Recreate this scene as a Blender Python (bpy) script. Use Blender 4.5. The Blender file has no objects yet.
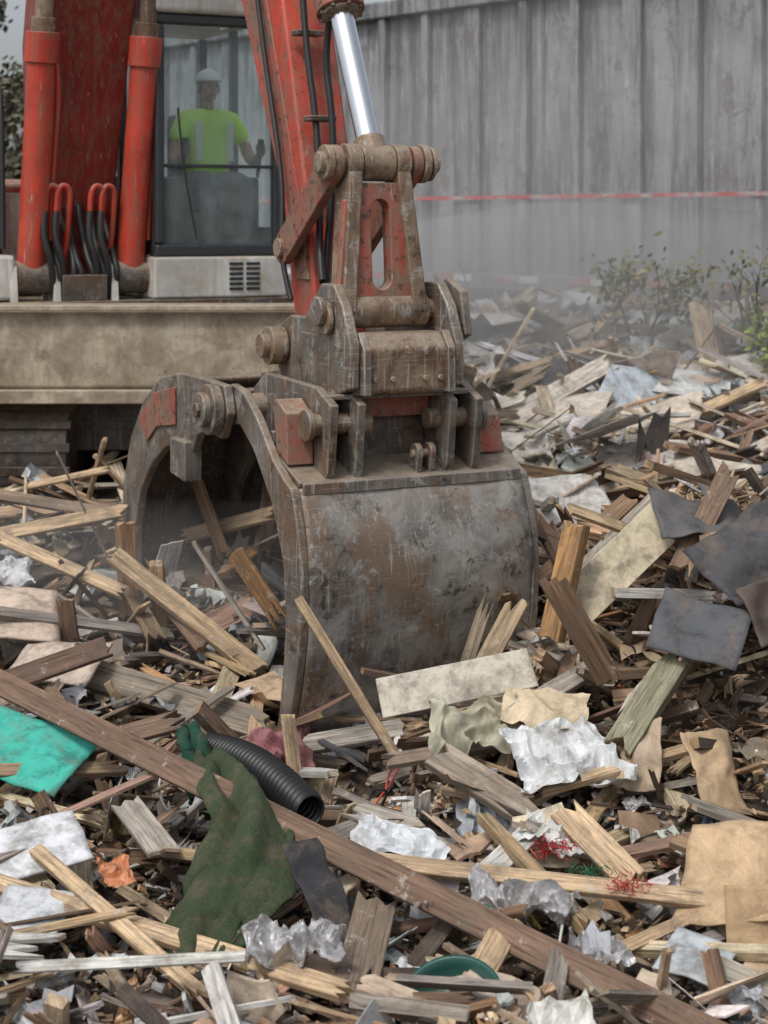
import bpy, math, random, bmesh
from mathutils import Vector, Matrix, noise, Euler
random.seed(11)
R = random
scene = bpy.context.scene
rad = math.radians

# ------------------------------------------------------------------ materials
def newmat(name):
    m = bpy.data.materials.new(name); m.use_nodes = True
    nt = m.node_tree; b = nt.nodes['Principled BSDF']
    return m, nt, b
def N(nt, typ, **kw):
    n = nt.nodes.new(typ)
    for k, v in kw.items():
        if k in n.inputs: n.inputs[k].default_value = v
        else: setattr(n, k, v)
    return n
def L(nt, a, b): nt.links.new(a, b)
def noise_tex(nt, vec, scale, detail=6, rough=.6, dist=0):
    n = N(nt, 'ShaderNodeTexNoise'); n.inputs['Scale'].default_value = scale
    n.inputs['Detail'].default_value = min(detail, 6); n.inputs['Roughness'].default_value = rough
    n.inputs['Distortion'].default_value = dist
    if vec is not None: L(nt, vec, n.inputs['Vector'])
    return n.outputs['Fac']
def mapping(nt, vec, sc):
    m = N(nt, 'ShaderNodeMapping'); m.inputs['Scale'].default_value = sc
    L(nt, vec, m.inputs['Vector']); return m.outputs['Vector']
def ramp(nt, fac, stops):
    r = N(nt, 'ShaderNodeValToRGB'); e = r.color_ramp.elements
    while len(e) < len(stops): e.new(.5)
    for i, (p, c) in enumerate(stops):
        e[i].position = p
        e[i].color = (c, c, c, 1) if isinstance(c, (int, float)) else (*c, 1)
    L(nt, fac, r.inputs['Fac']); return r.outputs['Color']
def mix(nt, fac, a, b, blend='MIX'):
    m = N(nt, 'ShaderNodeMix', data_type='RGBA', blend_type=blend)
    if isinstance(fac, (int, float)): m.inputs[0].default_value = fac
    else: L(nt, fac, m.inputs[0])
    for s, v in ((6, a), (7, b)):
        if isinstance(v, tuple): m.inputs[s].default_value = (*v, 1)
        else: L(nt, v, m.inputs[s])
    return m.outputs[2]
def bump(nt, b, h, strength=.3, dist=.01):
    n = N(nt, 'ShaderNodeBump'); n.inputs['Strength'].default_value = strength
    n.inputs['Distance'].default_value = dist
    L(nt, h, n.inputs['Height']); L(nt, n.outputs['Normal'], b.inputs['Normal'])
def objco(nt): return N(nt, 'ShaderNodeTexCoord').outputs['Object']
def edge_mask(nt, radius=.012):
    bv = N(nt, 'ShaderNodeBevel'); bv.samples = 2; bv.inputs['Radius'].default_value = radius
    g = N(nt, 'ShaderNodeNewGeometry')
    d = N(nt, 'ShaderNodeVectorMath', operation='DOT_PRODUCT')
    L(nt, bv.outputs[0], d.inputs[0]); L(nt, g.outputs['Normal'], d.inputs[1])
    return ramp(nt, d.outputs['Value'], [(.8, 1.0), (.985, 0.0)])
def dusty(nt, c, co, col=(.34, .28, .21), amt=.85):
    g = N(nt, 'ShaderNodeNewGeometry'); s = N(nt, 'ShaderNodeSeparateXYZ'); L(nt, g.outputs['Normal'], s.inputs[0])
    up = ramp(nt, s.outputs['Z'], [(.25, 0.), (.8, amt)])
    n = ramp(nt, noise_tex(nt, co, 12, 6, .7), [(.35, .15), (.6, 1.)])
    return mix(nt, mix(nt, 1., up, n, 'MULTIPLY'), c, col)

def paint(name, col, dirt=(.16, .11, .07), amt=.5, rough=.45, chip=(.10, .06, .045), chipamt=.60, edges=False):
    m, nt, b = newmat(name); co = objco(nt)
    var = mix(nt, ramp(nt, noise_tex(nt, co, 3), [(.35, 0.), (.65, 1.)]), tuple(c*.65 for c in col), col)
    d1 = ramp(nt, noise_tex(nt, co, 5, 10, .7, .4), [(.58-.3*amt, 0.), (.78-.25*amt, 1.)])
    streak = ramp(nt, noise_tex(nt, mapping(nt, co, (26, 26, 1.6)), 1, 6, .7), [(.45, 0.), (.68, .75)])
    c = mix(nt, d1, var, dirt)
    c = mix(nt, streak, c, tuple(x*1.25 for x in dirt))
    ch = ramp(nt, noise_tex(nt, co, 22, 8, .75), [(chipamt, 0.), (chipamt+.03, 1.)])
    c = mix(nt, ch, c, chip)
    lt = ramp(nt, noise_tex(nt, mapping(nt, co, (50, 50, 3)), 1, 5, .75, .6), [(.62, 0.), (.66, .8)])
    c = mix(nt, lt, c, (.42, .37, .33))
    if edges:
        en = mix(nt, ramp(nt, noise_tex(nt, co, 30, 4), [(.35, 0.), (.6, 1.)]), (0, 0, 0), edge_mask(nt))
        c = mix(nt, en, c, (.34, .27, .22))
    c = dusty(nt, c, co)
    L(nt, c, b.inputs['Base Color'])
    L(nt, ramp(nt, noise_tex(nt, co, 9), [(.3, rough*.75), (.8, min(1, rough*1.7))]), b.inputs['Roughness'])
    bump(nt, b, noise_tex(nt, co, 35, 8, .7), .25, .006)
    return m
def steel(name, c1, c2, rust=(.14, .08, .045), rustlo=.5, metal=.3, edges=True, light=(.42, .41, .39)):
    m, nt, b = newmat(name); co = objco(nt)
    base = mix(nt, ramp(nt, noise_tex(nt, co, 4, 8, .65, .6), [(.38, 0.), (.62, 1.)]), c1, c2)
    rs = ramp(nt, noise_tex(nt, mapping(nt, co, (1, 1, .5)), 3.2, 12, .72, .8), [(rustlo, 0.), (rustlo+.1, .9)])
    c = mix(nt, rs, base, rust)
    sc = ramp(nt, noise_tex(nt, mapping(nt, co, (55, 55, 2.)), 1, 5, .75, .5), [(.56, 0.), (.62, .9)])
    sc2 = ramp(nt, noise_tex(nt, mapping(nt, co, (2.5, 2.5, 70)), 1, 4, .7, 2.0), [(.60, 0.), (.64, .8)])
    blk = ramp(nt, noise_tex(nt, co, 2.5, 5, .7), [(.42, 0.), (.55, 1.)])
    c = mix(nt, mix(nt, 1., sc, blk, 'MULTIPLY'), c, light); c = mix(nt, mix(nt, 1., sc2, blk, 'MULTIPLY'), c, light)
    wp = ramp(nt, noise_tex(nt, co, 6, 12, .8, .2), [(.57, 0.), (.61, .6)])
    c = mix(nt, wp, c, tuple(x*1.05 for x in light))
    dk = ramp(nt, noise_tex(nt, co, 9, 10, .78, .3), [(.56, 0.), (.64, .85)])
    c = mix(nt, dk, c, (.055, .042, .032))
    if edges: c = mix(nt, edge_mask(nt, .01), c, (.40, .36, .32))
    c = dusty(nt, c, co)
    L(nt, c, b.inputs['Base Color']); b.inputs['Metallic'].default_value = metal
    L(nt, ramp(nt, noise_tex(nt, co, 8, 8), [(.3, .34), (.7, .68)]), b.inputs['Roughness'])
    bump(nt, b, noise_tex(nt, co, 22, 10, .75), .4, .01)
    return m
def simple(name, col, rough=.6, metal=0., var=.25, scale=8, bmp=.15):
    m, nt, b = newmat(name); co = objco(nt)
    c = mix(nt, noise_tex(nt, co, scale, 8), tuple(x*(1-var) for x in col), tuple(min(1, x*(1+var)) for x in col))
    L(nt, c, b.inputs['Base Color']); b.inputs['Roughness'].default_value = rough
    b.inputs['Metallic'].default_value = metal
    if bmp: bump(nt, b, noise_tex(nt, co, scale*5, 6), bmp, .005)
    return m

def debris_mat(name, kind):
    m, nt, b = newmat(name)
    at = N(nt, 'ShaderNodeAttribute'); at.attribute_name = 'Col'; col = at.outputs['Color']
    uv = N(nt, 'ShaderNodeUVMap'); uv.uv_map = 'UVMap'; uvo = uv.outputs['UV']; co = objco(nt)
    dirt = ramp(nt, noise_tex(nt, co, 6, 10, .75, .3), [(.48, 0.), (.70, .8)])
    if kind == 'wood':
        g = noise_tex(nt, mapping(nt, uvo, (5, 95, 1)), 1, 7, .7, .6)
        g2 = noise_tex(nt, mapping(nt, uvo, (1.2, 14, 1)), 1, 3, .6, 1.2)
        c = mix(nt, 1., col, ramp(nt, g, [(.36, .42), (.52, 1.0), (.68, 1.25)]), 'MULTIPLY')
        c = mix(nt, 1., c, ramp(nt, g2, [(.3, .6), (.65, 1.2)]), 'MULTIPLY')
        c = mix(nt, dirt, c, (.15, .115, .085))
        pl = ramp(nt, noise_tex(nt, co, 11, 7, .8), [(.60, 0.), (.66, .6)]); c = mix(nt, pl, c, (.50, .46, .40))
        b.inputs['Roughness'].default_value = .8
        bump(nt, b, g, .6, .008)
    elif kind == 'sheet':
        g = noise_tex(nt, mapping(nt, uvo, (9, 9, 1)), 1, 10, .75, .4)
        c = mix(nt, 1., col, ramp(nt, g, [(.35, .5), (.52, 1.0), (.7, 1.15)]), 'MULTIPLY')
        c = mix(nt, dirt, c, (.17, .13, .10))
        b.inputs['Roughness'].default_value = .75
        bump(nt, b, g, .4, .012)
    elif kind == 'plastic':
        g = noise_tex(nt, mapping(nt, uvo, (14, 14, 1)), 1, 6, .7, 1.)
        c = mix(nt, 1., col, ramp(nt, g, [(.3, .7), (.6, 1.0)]), 'MULTIPLY')
        c = mix(nt, dirt, c, (.26, .22, .17))
        b.inputs['Roughness'].default_value = .3
        bump(nt, b, g, .6, .02)
    elif kind == 'card':
        g = noise_tex(nt, mapping(nt, uvo, (6, 6, 1)), 1, 8, .75, .6)
        c = mix(nt, 1., col, ramp(nt, g, [(.35, .6), (.6, 1.05)]), 'MULTIPLY')
        c = mix(nt, dirt, c, (.2, .14, .09))
        b.inputs['Roughness'].default_value = .85
        bump(nt, b, g, .35, .02)
    elif kind == 'foil':
        g = noise_tex(nt, mapping(nt, uvo, (25, 25, 1)), 1, 6, .7, 1.5)
        c = mix(nt, dirt, (.80, .80, .81), (.3, .27, .24))
        b.inputs['Metallic'].default_value = .9; b.inputs['Roughness'].default_value = .25
        bump(nt, b, g, .9, .03)
    elif kind == 'fabric':
        g = noise_tex(nt, mapping(nt, uvo, (160, 160, 1)), 1, 6, .8)
        c = mix(nt, 1., col, ramp(nt, g, [(.35, .35), (.65, 1.4)]), 'MULTIPLY')
        c = mix(nt, ramp(nt, noise_tex(nt, co, 8, 10, .8), [(.48, 0.), (.64, .75)]), c, (.22, .17, .11))
        b.inputs['Roughness'].default_value = 1.
        bump(nt, b, g, 1., .02)
    L(nt, c, b.inputs['Base Color'])
    return m
KINDS = ['wood', 'sheet', 'plastic', 'card', 'foil', 'fabric']
DM = {k: debris_mat('debris_' + k, k) for k in KINDS}

# ------------------------------------------------------------------ mesh helpers
PM = {}
def link(o, parent=None, world=False):
    scene.collection.objects.link(o)
    if parent is not None:
        o.parent = parent
        if world: o.matrix_parent_inverse = PM[parent.name].inverted()
    return o
def empty(name, M=Matrix()):
    e = bpy.data.objects.new(name, None); e.empty_display_size = .3
    scene.collection.objects.link(e); e.matrix_world = M; PM[e.name] = M.copy()
    return e
def mesh(name, v, f, mat, parent=None, world=False, smooth=False, bevel=0, seg=2):
    me = bpy.data.meshes.new(name); me.from_pydata([tuple(p) for p in v], [], f); me.validate(); me.update()
    bm = bmesh.new(); bm.from_mesh(me); bmesh.ops.recalc_face_normals(bm, faces=bm.faces); bm.to_mesh(me); bm.free()
    if mat: me.materials.append(mat)
    o = bpy.data.objects.new(name, me); link(o, parent, world)
    if smooth:
        for p in me.polygons: p.use_smooth = True
    if bevel:
        b = o.modifiers.new('b', 'BEVEL'); b.width = bevel; b.segments = seg; b.limit_method = 'ANGLE'; b.angle_limit = rad(35)
        for p in me.polygons: p.use_smooth = True
        b.harden_normals = True
    return o
def box(name, a, b, mat, parent=None, world=False, bevel=.008, rot=None):
    c = [(a[i]+b[i])/2 for i in range(3)]; h = [abs(a[i]-b[i])/2 for i in range(3)]
    v = []
    M = (rot.to_matrix() if rot else Matrix.Identity(3))
    for sx in (-1, 1):
        for sy in (-1, 1):
            for sz in (-1, 1):
                v.append(Vector(c) + M @ Vector((sx*h[0], sy*h[1], sz*h[2])))
    f = [(0, 1, 3, 2), (4, 6, 7, 5), (0, 4, 5, 1), (2, 3, 7, 6), (0, 2, 6, 4), (1, 5, 7, 3)]
    return mesh(name, v, f, mat, parent, world, bevel=min(bevel, min(h)*.6))
def pane(name, pts, mat, parent): return mesh(name, pts, [(0, 1, 2, 3)], mat, parent)
def prism(name, poly, x0, x1, mat, parent, bevel=.008, world=False):
    n = len(poly)
    v = [(x0, p[0], p[1]) for p in poly] + [(x1, p[0], p[1]) for p in poly]
    f = [tuple(range(n)), tuple(range(2*n-1, n-1, -1))] + [(i, (i+1) % n, n+(i+1) % n, n+i) for i in range(n)]
    return mesh(name, v, f, mat, parent, world, bevel=bevel)
def frame_of(d):
    d = d.normalized(); up = Vector((0, 0, 1)) if abs(d.z) < .95 else Vector((0, 1, 0))
    s = d.cross(up).normalized(); return s, s.cross(d).normalized()
def cyl(name, p0, p1, r, mat, parent=None, n=32, r1=None, bevel=.006, world=False):
    p0, p1 = Vector(p0), Vector(p1); s, u = frame_of(p1-p0); r1 = r1 or r
    v = []; f = []
    for P, rr in ((p0, r), (p1, r1)):
        for i in range(n):
            a = 2*math.pi*i/n; v.append(P + (s*math.cos(a)+u*math.sin(a))*rr)
    f = [(i, (i+1) % n, n+(i+1) % n, n+i) for i in range(n)]
    f += [tuple(range(n)), tuple(range(2*n-1, n-1, -1))]
    return mesh(name, v, f, mat, parent, world, bevel=min(bevel, r*.3))
def tube(name, pts, r, mat, parent=None, world=False):
    c = bpy.data.curves.new(name, 'CURVE'); c.dimensions = '3D'; c.bevel_depth = r; c.bevel_resolution = 4; c.resolution_u = 10
    s = c.splines.new('NURBS'); s.points.add(len(pts)-1)
    for i, p in enumerate(pts): s.points[i].co = (*p, 1)
    s.use_endpoint_u = True; s.order_u = 3; c.use_fill_caps = True
    c.materials.append(mat); o = bpy.data.objects.new(name, c); return link(o, parent, world)
def loft(name, secs, mat, parent, bevel=.02):
    v = []; f = []
    for i, (xc, y, z, hx, ht) in enumerate(secs):
        a = secs[max(0, i-1)]; b = secs[min(len(secs)-1, i+1)]
        t = Vector((b[1]-a[1], b[2]-a[2])).normalized(); n = Vector((-t.y, t.x))
        for sx, sn in ((-1, -1), (1, -1), (1, 1), (-1, 1)):
            v.append((xc+sx*hx, y+n.x*sn*ht, z+n.y*sn*ht))
    m = len(secs)
    for i in range(m-1):
        for j in range(4):
            k = (j+1) % 4; f.append((4*i+j, 4*i+k, 4*i+4+k, 4*i+4+j))
    f += [(0, 1, 2, 3), (4*m-4, 4*m-3, 4*m-2, 4*m-1)]
    return mesh(name, v, f, mat, parent, bevel=bevel)

# ------------------------------------------------------------------ terrain
LT = [(0, .25), (7.6, .28), (9.5, .6), (11, .86), (12.5, .95), (20, .9), (25, .4), (40, .2)]
RT = [(0, .25), (7.8, .28), (9, .50), (11, .78), (14, 1.08), (17, 1.42), (19.8, 1.68), (20.8, 1.45), (23, .5), (30, .3), (60, .2)]
def tab(t, T):
    if t <= T[0][0]: return T[0][1]
    for (a, va), (b, vb) in zip(T, T[1:]):
        if t <= b: return va+(vb-va)*(t-a)/(b-a)
    return T[-1][1]
def Yt(x): return 22-1.146*(x+.31)
def H(x, y, n=True):
    tt = y
    if y > 10:
        tt = 10+(y-10)*11.6/max(3., (min(26, Yt(max(x, -1.5)))-10))
    l, r = tab(y, LT), tab(tt, RT)
    w = min(1, max(0, (x+1.2)/1.6)); w = w*w*(3-2*w)
    z = l*(1-w)+r*w
    z += .90*math.exp(-.5*(((x-1.8)/.72)**2+((y-8.2)/.95)**2))
    z += .22*math.exp(-.5*(((x+1.7)/.6)**2+((y-7.7)/.7)**2))
    z += .18*math.exp(-.5*(((x-.5)/.35)**2+((y-7.3)/.35)**2))
    if n:
        z += .17*noise.noise(Vector((x*1.6, y*1.6, 3)))+.10*noise.noise(Vector((x*4, y*4, 9)))
    e = min(1, max(0, (8.5-abs(x))/2.5))*min(1, max(0, (y-2.2)/1.5))*min(1, max(0, (28-y)/3))
    return z*e
md, nt, b = newmat('dirt'); co = objco(nt)  # brown dirt, kept dark to paint in the shade of gaps between debris
c = mix(nt, noise_tex(nt, co, 7, 12, .75), (.035, .026, .019), (.17, .13, .09))
c = mix(nt, ramp(nt, noise_tex(nt, co, 40, 6, .8), [(.6, 0.), (.68, 1.)]), c, (.36, .30, .23))
L(nt, c, b.inputs['Base Color']); b.inputs['Roughness'].default_value = 1; bump(nt, b, noise_tex(nt, co, 18, 12, .8), 1., .05)
v = []; f = []; nx, ny = 230, 300
for j in range(ny+1):
    y = 2+27*j/ny
    for i in range(nx+1):
        x = -9+18*i/nx; v.append((x, y, H(x, y)+.005+.03*noise.noise(Vector((x*14, y*14, 1)))))
for j in range(ny):
    for i in range(nx): a = j*(nx+1)+i; f.append((a, a+1, a+nx+2, a+nx+1))
mesh('rubble_ground', v, f, md, smooth=True)
mg, nt, b = newmat('soil'); co = objco(nt)
c = mix(nt, noise_tex(nt, co, .4, 12, .7), (.10, .085, .06), (.22, .19, .14)); L(nt, c, b.inputs['Base Color']); b.inputs['Roughness'].default_value = 1
bump(nt, b, noise_tex(nt, co, 6, 10, .7), .6, .04)
g = 600; mesh('ground', [(-g, -g, 0), (g, -g, 0), (g, g, 0), (-g, g, 0)], [(0, 1, 2, 3)], mg)

# ------------------------------------------------------------------ debris builder
class Builder:
    def __init__(s): s.v = []; s.f = []; s.c = []; s.uv = []; s.m = []; s.sm = []
    def prism(s, outline, t, M, col, kind='wood', bend=0):
        n = len(outline); o = len(s.v); ru, rv = R.random()*50, R.random()*50; mi = KINDS.index(kind)
        ln = max(p[0] for p in outline) or 1
        for sg in (-.5, .5):
            for (a, w) in outline:
                s.v.append(M @ Vector((a, w, sg*t + bend*(a/ln)**2)))
        s.f.append(tuple(o+i for i in range(n-1, -1, -1))); s.uv.append([(outline[i][0]+ru, outline[i][1]+rv) for i in range(n-1, -1, -1)])
        s.f.append(tuple(o+n+i for i in range(n))); s.uv.append([(p[0]+ru, p[1]+rv) for p in outline])
        s.c += [col, col]
        for i in range(n):
            j = (i+1) % n
            s.f.append((o+i, o+j, o+n+j, o+n+i))
            a, c2 = outline[i], outline[j]
            s.uv.append([(a[0]+ru, a[1]+rv), (c2[0]+ru, c2[1]+rv), (c2[0]+ru, c2[1]+rv+t), (a[0]+ru, a[1]+rv+t)])
            endg = abs(a[0]-c2[0]) < abs(a[1]-c2[1])*2.5
            if endg and kind == 'wood': q = tuple(.5*k_+.5*e_ for k_, e_ in zip(col, (.55, .38, .21)))
            else: q = tuple(k_*.85 for k_ in col)
            s.c.append(q)
        s.m += [mi]*(n+2); s.sm += [False]*(n+2)
    def grid(s, w, h, n, m, fn, M, col, kind, smooth=None):
        o = len(s.v); ru, rv = R.random()*50, R.random()*50; mi = KINDS.index(kind)
        if smooth is None: smooth = kind not in ('plastic', 'foil')
        for j in range(m+1):
            for i in range(n+1):
                a, b_ = (i/n-.5)*w, (j/m-.5)*h; s.v.append(M @ fn(a, b_, i/n, j/m))
        for j in range(m):
            for i in range(n):
                a = o+j*(n+1)+i; s.f.append((a, a+1, a+n+2, a+n+1))
                q = [(i, j), (i+1, j), (i+1, j+1), (i, j+1)]
                s.uv.append([(ru+x/n*w, rv+y/m*h) for x, y in q]); s.c.append(col); s.m.append(mi); s.sm.append(smooth)
    def build(s, name, parent=None):
        me = bpy.data.meshes.new(name); me.from_pydata([tuple(p) for p in s.v], [], s.f)
        used = sorted(set(s.m)); rm = {k: i for i, k in enumerate(used)}
        for k in used: me.materials.append(DM[KINDS[k]])
        me.polygons.foreach_set('material_index', [rm[k] for k in s.m])
        me.polygons.foreach_set('use_smooth', s.sm)
        uvl = me.uv_layers.new(name='UVMap'); flat = []
        for u in s.uv:
            for p in u: flat += p
        uvl.data.foreach_set('uv', flat)
        ca = me.color_attributes.new('Col', 'FLOAT_COLOR', 'CORNER'); flat = []
        for fc, c in zip(s.f, s.c): flat += [*c, 1.]*len(fc)
        ca.data.foreach_set('color', flat); me.update()
        o = bpy.data.objects.new(name, me); return link(o, parent)
def plank_outline(l, w, jag=.5, taper=0):
    pts = [(0, -w/2)]
    if R.random() < jag:
        k = R.randint(3, 6); d = R.uniform(.3, 2.2)*w; base = R.uniform(-.5, .5)*w
        pts += [(l-R.random()*d*(1 if i % 2 else .35)+base*(i/k-.5), -w/2*(1-taper)+w*(1-taper)*i/k) for i in range(k+1)]
    else: pts += [(l, -w/2*(1-taper)), (l-R.uniform(-.2, .2)*w, w/2*(1-taper))]
    pts.append((0, w/2))
    if R.random() < jag:
        d = R.uniform(.2, 1.8)*w
        for i in range(1, 4): pts.append((R.random()*d*(.3 if i == 2 else 1), w/2-w*i/4))
    return pts
def vary(c, a=.18):
    k = R.uniform(1-a, 1+a); return tuple(max(.01, min(.9, x*k*R.uniform(.95, 1.05))) for x in c)
WOOD = [((.60, .43, .26), 4), ((.50, .34, .20), 4), ((.68, .55, .38), 4), ((.38, .28, .19), 4), ((.33, .29, .25), 5), ((.18, .11, .07), 6),
        ((.25, .155, .10), 6), ((.07, .05, .04), 4), ((.52, .48, .42), 3), ((.50, .27, .13), 1), ((.66, .65, .62), 2), ((.42, .26, .19), 2)]
SHEET = [((.72, .71, .68), 5), ((.56, .60, .63), 3), ((.38, .39, .40), 3), ((.62, .52, .39), 4), ((.10, .10, .11), 3), ((.48, .36, .24), 3), ((.24, .20, .16), 3), ((.60, .50, .45), 1)]
ODD = [((.05, .26, .22), 2), ((.42, .07, .05), 2), ((.08, .14, .28), 1), ((.5, .22, .09), 1), ((.08, .15, .07), 2), ((.5, .42, .16), 1)]
FARW_HAZE = [((.68, .56, .42), 5), ((.60, .49, .36), 5), ((.74, .67, .57), 5), ((.50, .45, .39), 4), ((.34, .26, .19), 3), ((.20, .15, .11), 2), ((.60, .43, .26), 2), ((.70, .69, .66), 2)]  # dust-covered far wood, with bright haze painted in as paler colours
def pick(P): return vary(R.choices([p[0] for p in P], [p[1] for p in P])[0])
def orient(x, y, z, yaw, pitch, roll):
    return Matrix.Translation((x, y, z)) @ Euler((roll, pitch, yaw), 'XYZ').to_matrix().to_4x4()
def sheetfn(amp, sc=3., curl=0, tear=.2, crease=False):
    o = R.random()*100; ns = R.randint(9, 14)
    rr = [1-tear*R.random()*1.3*(1 if i % 2 else .5) for i in range(ns)]
    def fn(a, b, u, v):
        p = Vector((a*sc+o, b*sc, o)); q = Vector((a*sc*2.6+o, b*sc*2.6, o+7))
        if crease: z = amp*(1.6*(.35-abs(noise.noise(p)))+.9*(.3-abs(noise.noise(q))))
        else: z = amp*(noise.noise(p)*1.4+.5*noise.noise(q))
        du, dv = u-.5, v-.5; an = (math.atan2(dv, du)/(2*math.pi)) % 1*ns; e = 2*max(abs(du), abs(dv)); i = int(an) % ns; f = an-int(an)
        k = 1-(1-(rr[i]*(1-f)+rr[(i+1) % ns]*f))*e*e-.03*e*noise.noise(Vector((u*9, v*9, o)))*(1 if tear > .05 else 0)
        sh = amp*.6 if crease else 0
        return Vector((a*k+sh*noise.noise(Vector((b*sc*1.5, o, a*sc))), b*k+sh*noise.noise(Vector((a*sc*1.5, o, 3+b*sc))), z+curl*u*u))
    return fn
def blocked(x, y): return x < -.35 and y > 11.25
KEEP = [(-.54, 6.2, .28), (-.52, 5.8, .36), (-.56, 5.45, .25), (-.5, 6.7, .26), (-.3, 6.4, .15), (1.2, 5.72, .34), (.72, 6.72, .26), (.05, 6.12, .2), (-.28, 5.38, .2), (.48, 5.72, .2), (-.2, 5.68, .2),
        (1.32, 6.95, .28), (1.65, 7.25, .25), (-1.45, 6.85, .30), (-1.25, 6.1, .22), (-1.9, 8.3, .35), (.22, 5.25, .15), (.6, 6.05, .12), (.8, 5.75, .1), (.36, 6.9, .2), (-.44, 7.1, .16), (1.1, 6.85, .15), (.3, 6.95, .3)]
def scatter(B, n, yr, xf, lr, wr, lift, sheetp=.22, smallp=.3, steep=.1, haz=1., W=WOOD):
    for _ in range(n):
        y = R.uniform(*yr); xa, xb = xf(y); x = R.uniform(xa, xb)
        if blocked(x, y) or y > Yt(x)-.5: continue
        lf = lift*(.35 if y > Yt(x)-2.2 else 1)
        z = H(x, y)+R.random()**1.6*lf
        t = R.random(); yaw = R.uniform(0, 2*math.pi)
        pitch = R.gauss(0, rad(12)); roll = R.gauss(0, rad(24))
        st = R.random() < steep
        if st: pitch = R.uniform(-1.2, -.25); z -= .02
        keep = False
        if y < 9:
            for kx, ky, kr in KEEP:
                if (x-kx)**2+(y-ky)**2 < kr*kr: keep = True
        if t < sheetp:
            q = R.random(); w = R.uniform(.05, .28)*haz; h = w*R.uniform(.4, 1.4)
            if keep: z = H(x, y)-.02; w *= .5; h *= .5
            M = orient(x, y, z+.01, yaw, pitch*1.5, roll)
            if q < .46:
                c = pick(SHEET)
                ol = [(0, -h/2), (w*.4, -h/2*R.uniform(.7, 1.1)), (w*R.uniform(.6, 1.1), -h/2*R.uniform(.6, 1.2)), (w*.85, -h*.1), (w, h*.1), (w*R.uniform(.5, 1), h/2), (w*R.uniform(.3, .5), h/2*.8), (w*R.uniform(0, .3), h/2*R.uniform(.7, 1))]
                B.prism(ol, R.choice([.003, .006, .012]), M, c, 'sheet')
            elif q < .60: B.grid(w, h, 9, 9, sheetfn(.06*haz, 10, crease=True, tear=.35), M, pick([((.60, .63, .65), 3), ((.75, .75, .73), 3), ((.45, .48, .5), 1)]), 'plastic')
            elif q < .78: B.grid(w, h, 7, 7, sheetfn(.035*haz, 6, tear=.12), M, vary((.50, .37, .24)), 'card')
            elif q < .82: B.grid(w*.7, h*.5, 9, 9, sheetfn(.06, 18, crease=True), M, (.7, .7, .7), 'foil')
            elif q < .89: B.grid(w, h, 7, 7, sheetfn(.06*haz, 10, crease=True), M, pick(SHEET+ODD), 'fabric')
            elif q < .92: B.prism(plank_outline(w*.5, h*.3, 1), .006, M, pick(ODD), 'sheet')
            else: B.prism(plank_outline(w*1.3, h*.5, 1), .012, M, pick(SHEET), 'sheet')
        elif t < sheetp+smallp:
            l = R.uniform(lr[0]*.4, lr[0]*2.2); w = R.uniform(.006, .025)*(1+.4*(haz-1))
            if keep: l *= .5; z = min(z, H(x, y)+.02)
            B.prism(plank_outline(l, w, 1, R.random()*.8), w*R.uniform(.3, .8), orient(x, y, z+.01, yaw, pitch*1.6, roll), pick(W))
        else:
            l = lr[0]+(lr[1]-lr[0])*R.random()**1.9; w = R.uniform(*wr); th = R.choice([.008, .012, .02, .025, .04]) if w > .03 else w*R.uniform(.4, 1)
            if keep: l = min(l, .16); z = min(z, H(x, y))
            if st and y < 7: l = min(l, .3)
            pitch = max(-.35, min(.35, pitch)) if l > .5 and R.random() < .85 else pitch
            B.prism(plank_outline(l, w, .75, R.random()*.25), th, orient(x, y, z, yaw, pitch, roll), pick(W), bend=R.gauss(0, .02)*l)
B = Builder()
xr = lambda e: (lambda y: (-(.235*y+e), .235*y+e))
scatter(B, 2500, (4.4, 8.3), xr(.5), (.08, .60), (.018, .08), .12, .28, .30)
scatter(B, 560, (4.4, 8.3), xr(.5), (.25, .85), (.035, .10), .18, .22, .1, .10)
scatter(B, 1900, (8.3, 12.6), xr(.6), (.14, .85), (.02, .10), .15, .22, .25, .16, 1.3)
scatter(B, 500, (8.3, 12.6), xr(.6), (.4, 1.2), (.05, .15), .22, .28, .1, .16, 1.7)
scatter(B, 4200, (12, 21.5), lambda y: (-1.2, .235*y+1.3), (.15, 1.1), (.025, .12), .24, .26, .25, .14, 1.8, FARW_HAZE)
scatter(B, 460, (11.5, 21), lambda y: (-1.2, .235*y+1.3), (.5, 1.6), (.10, .24), .30, .40, .05, .15, 3.0, FARW_HAZE)
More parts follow.
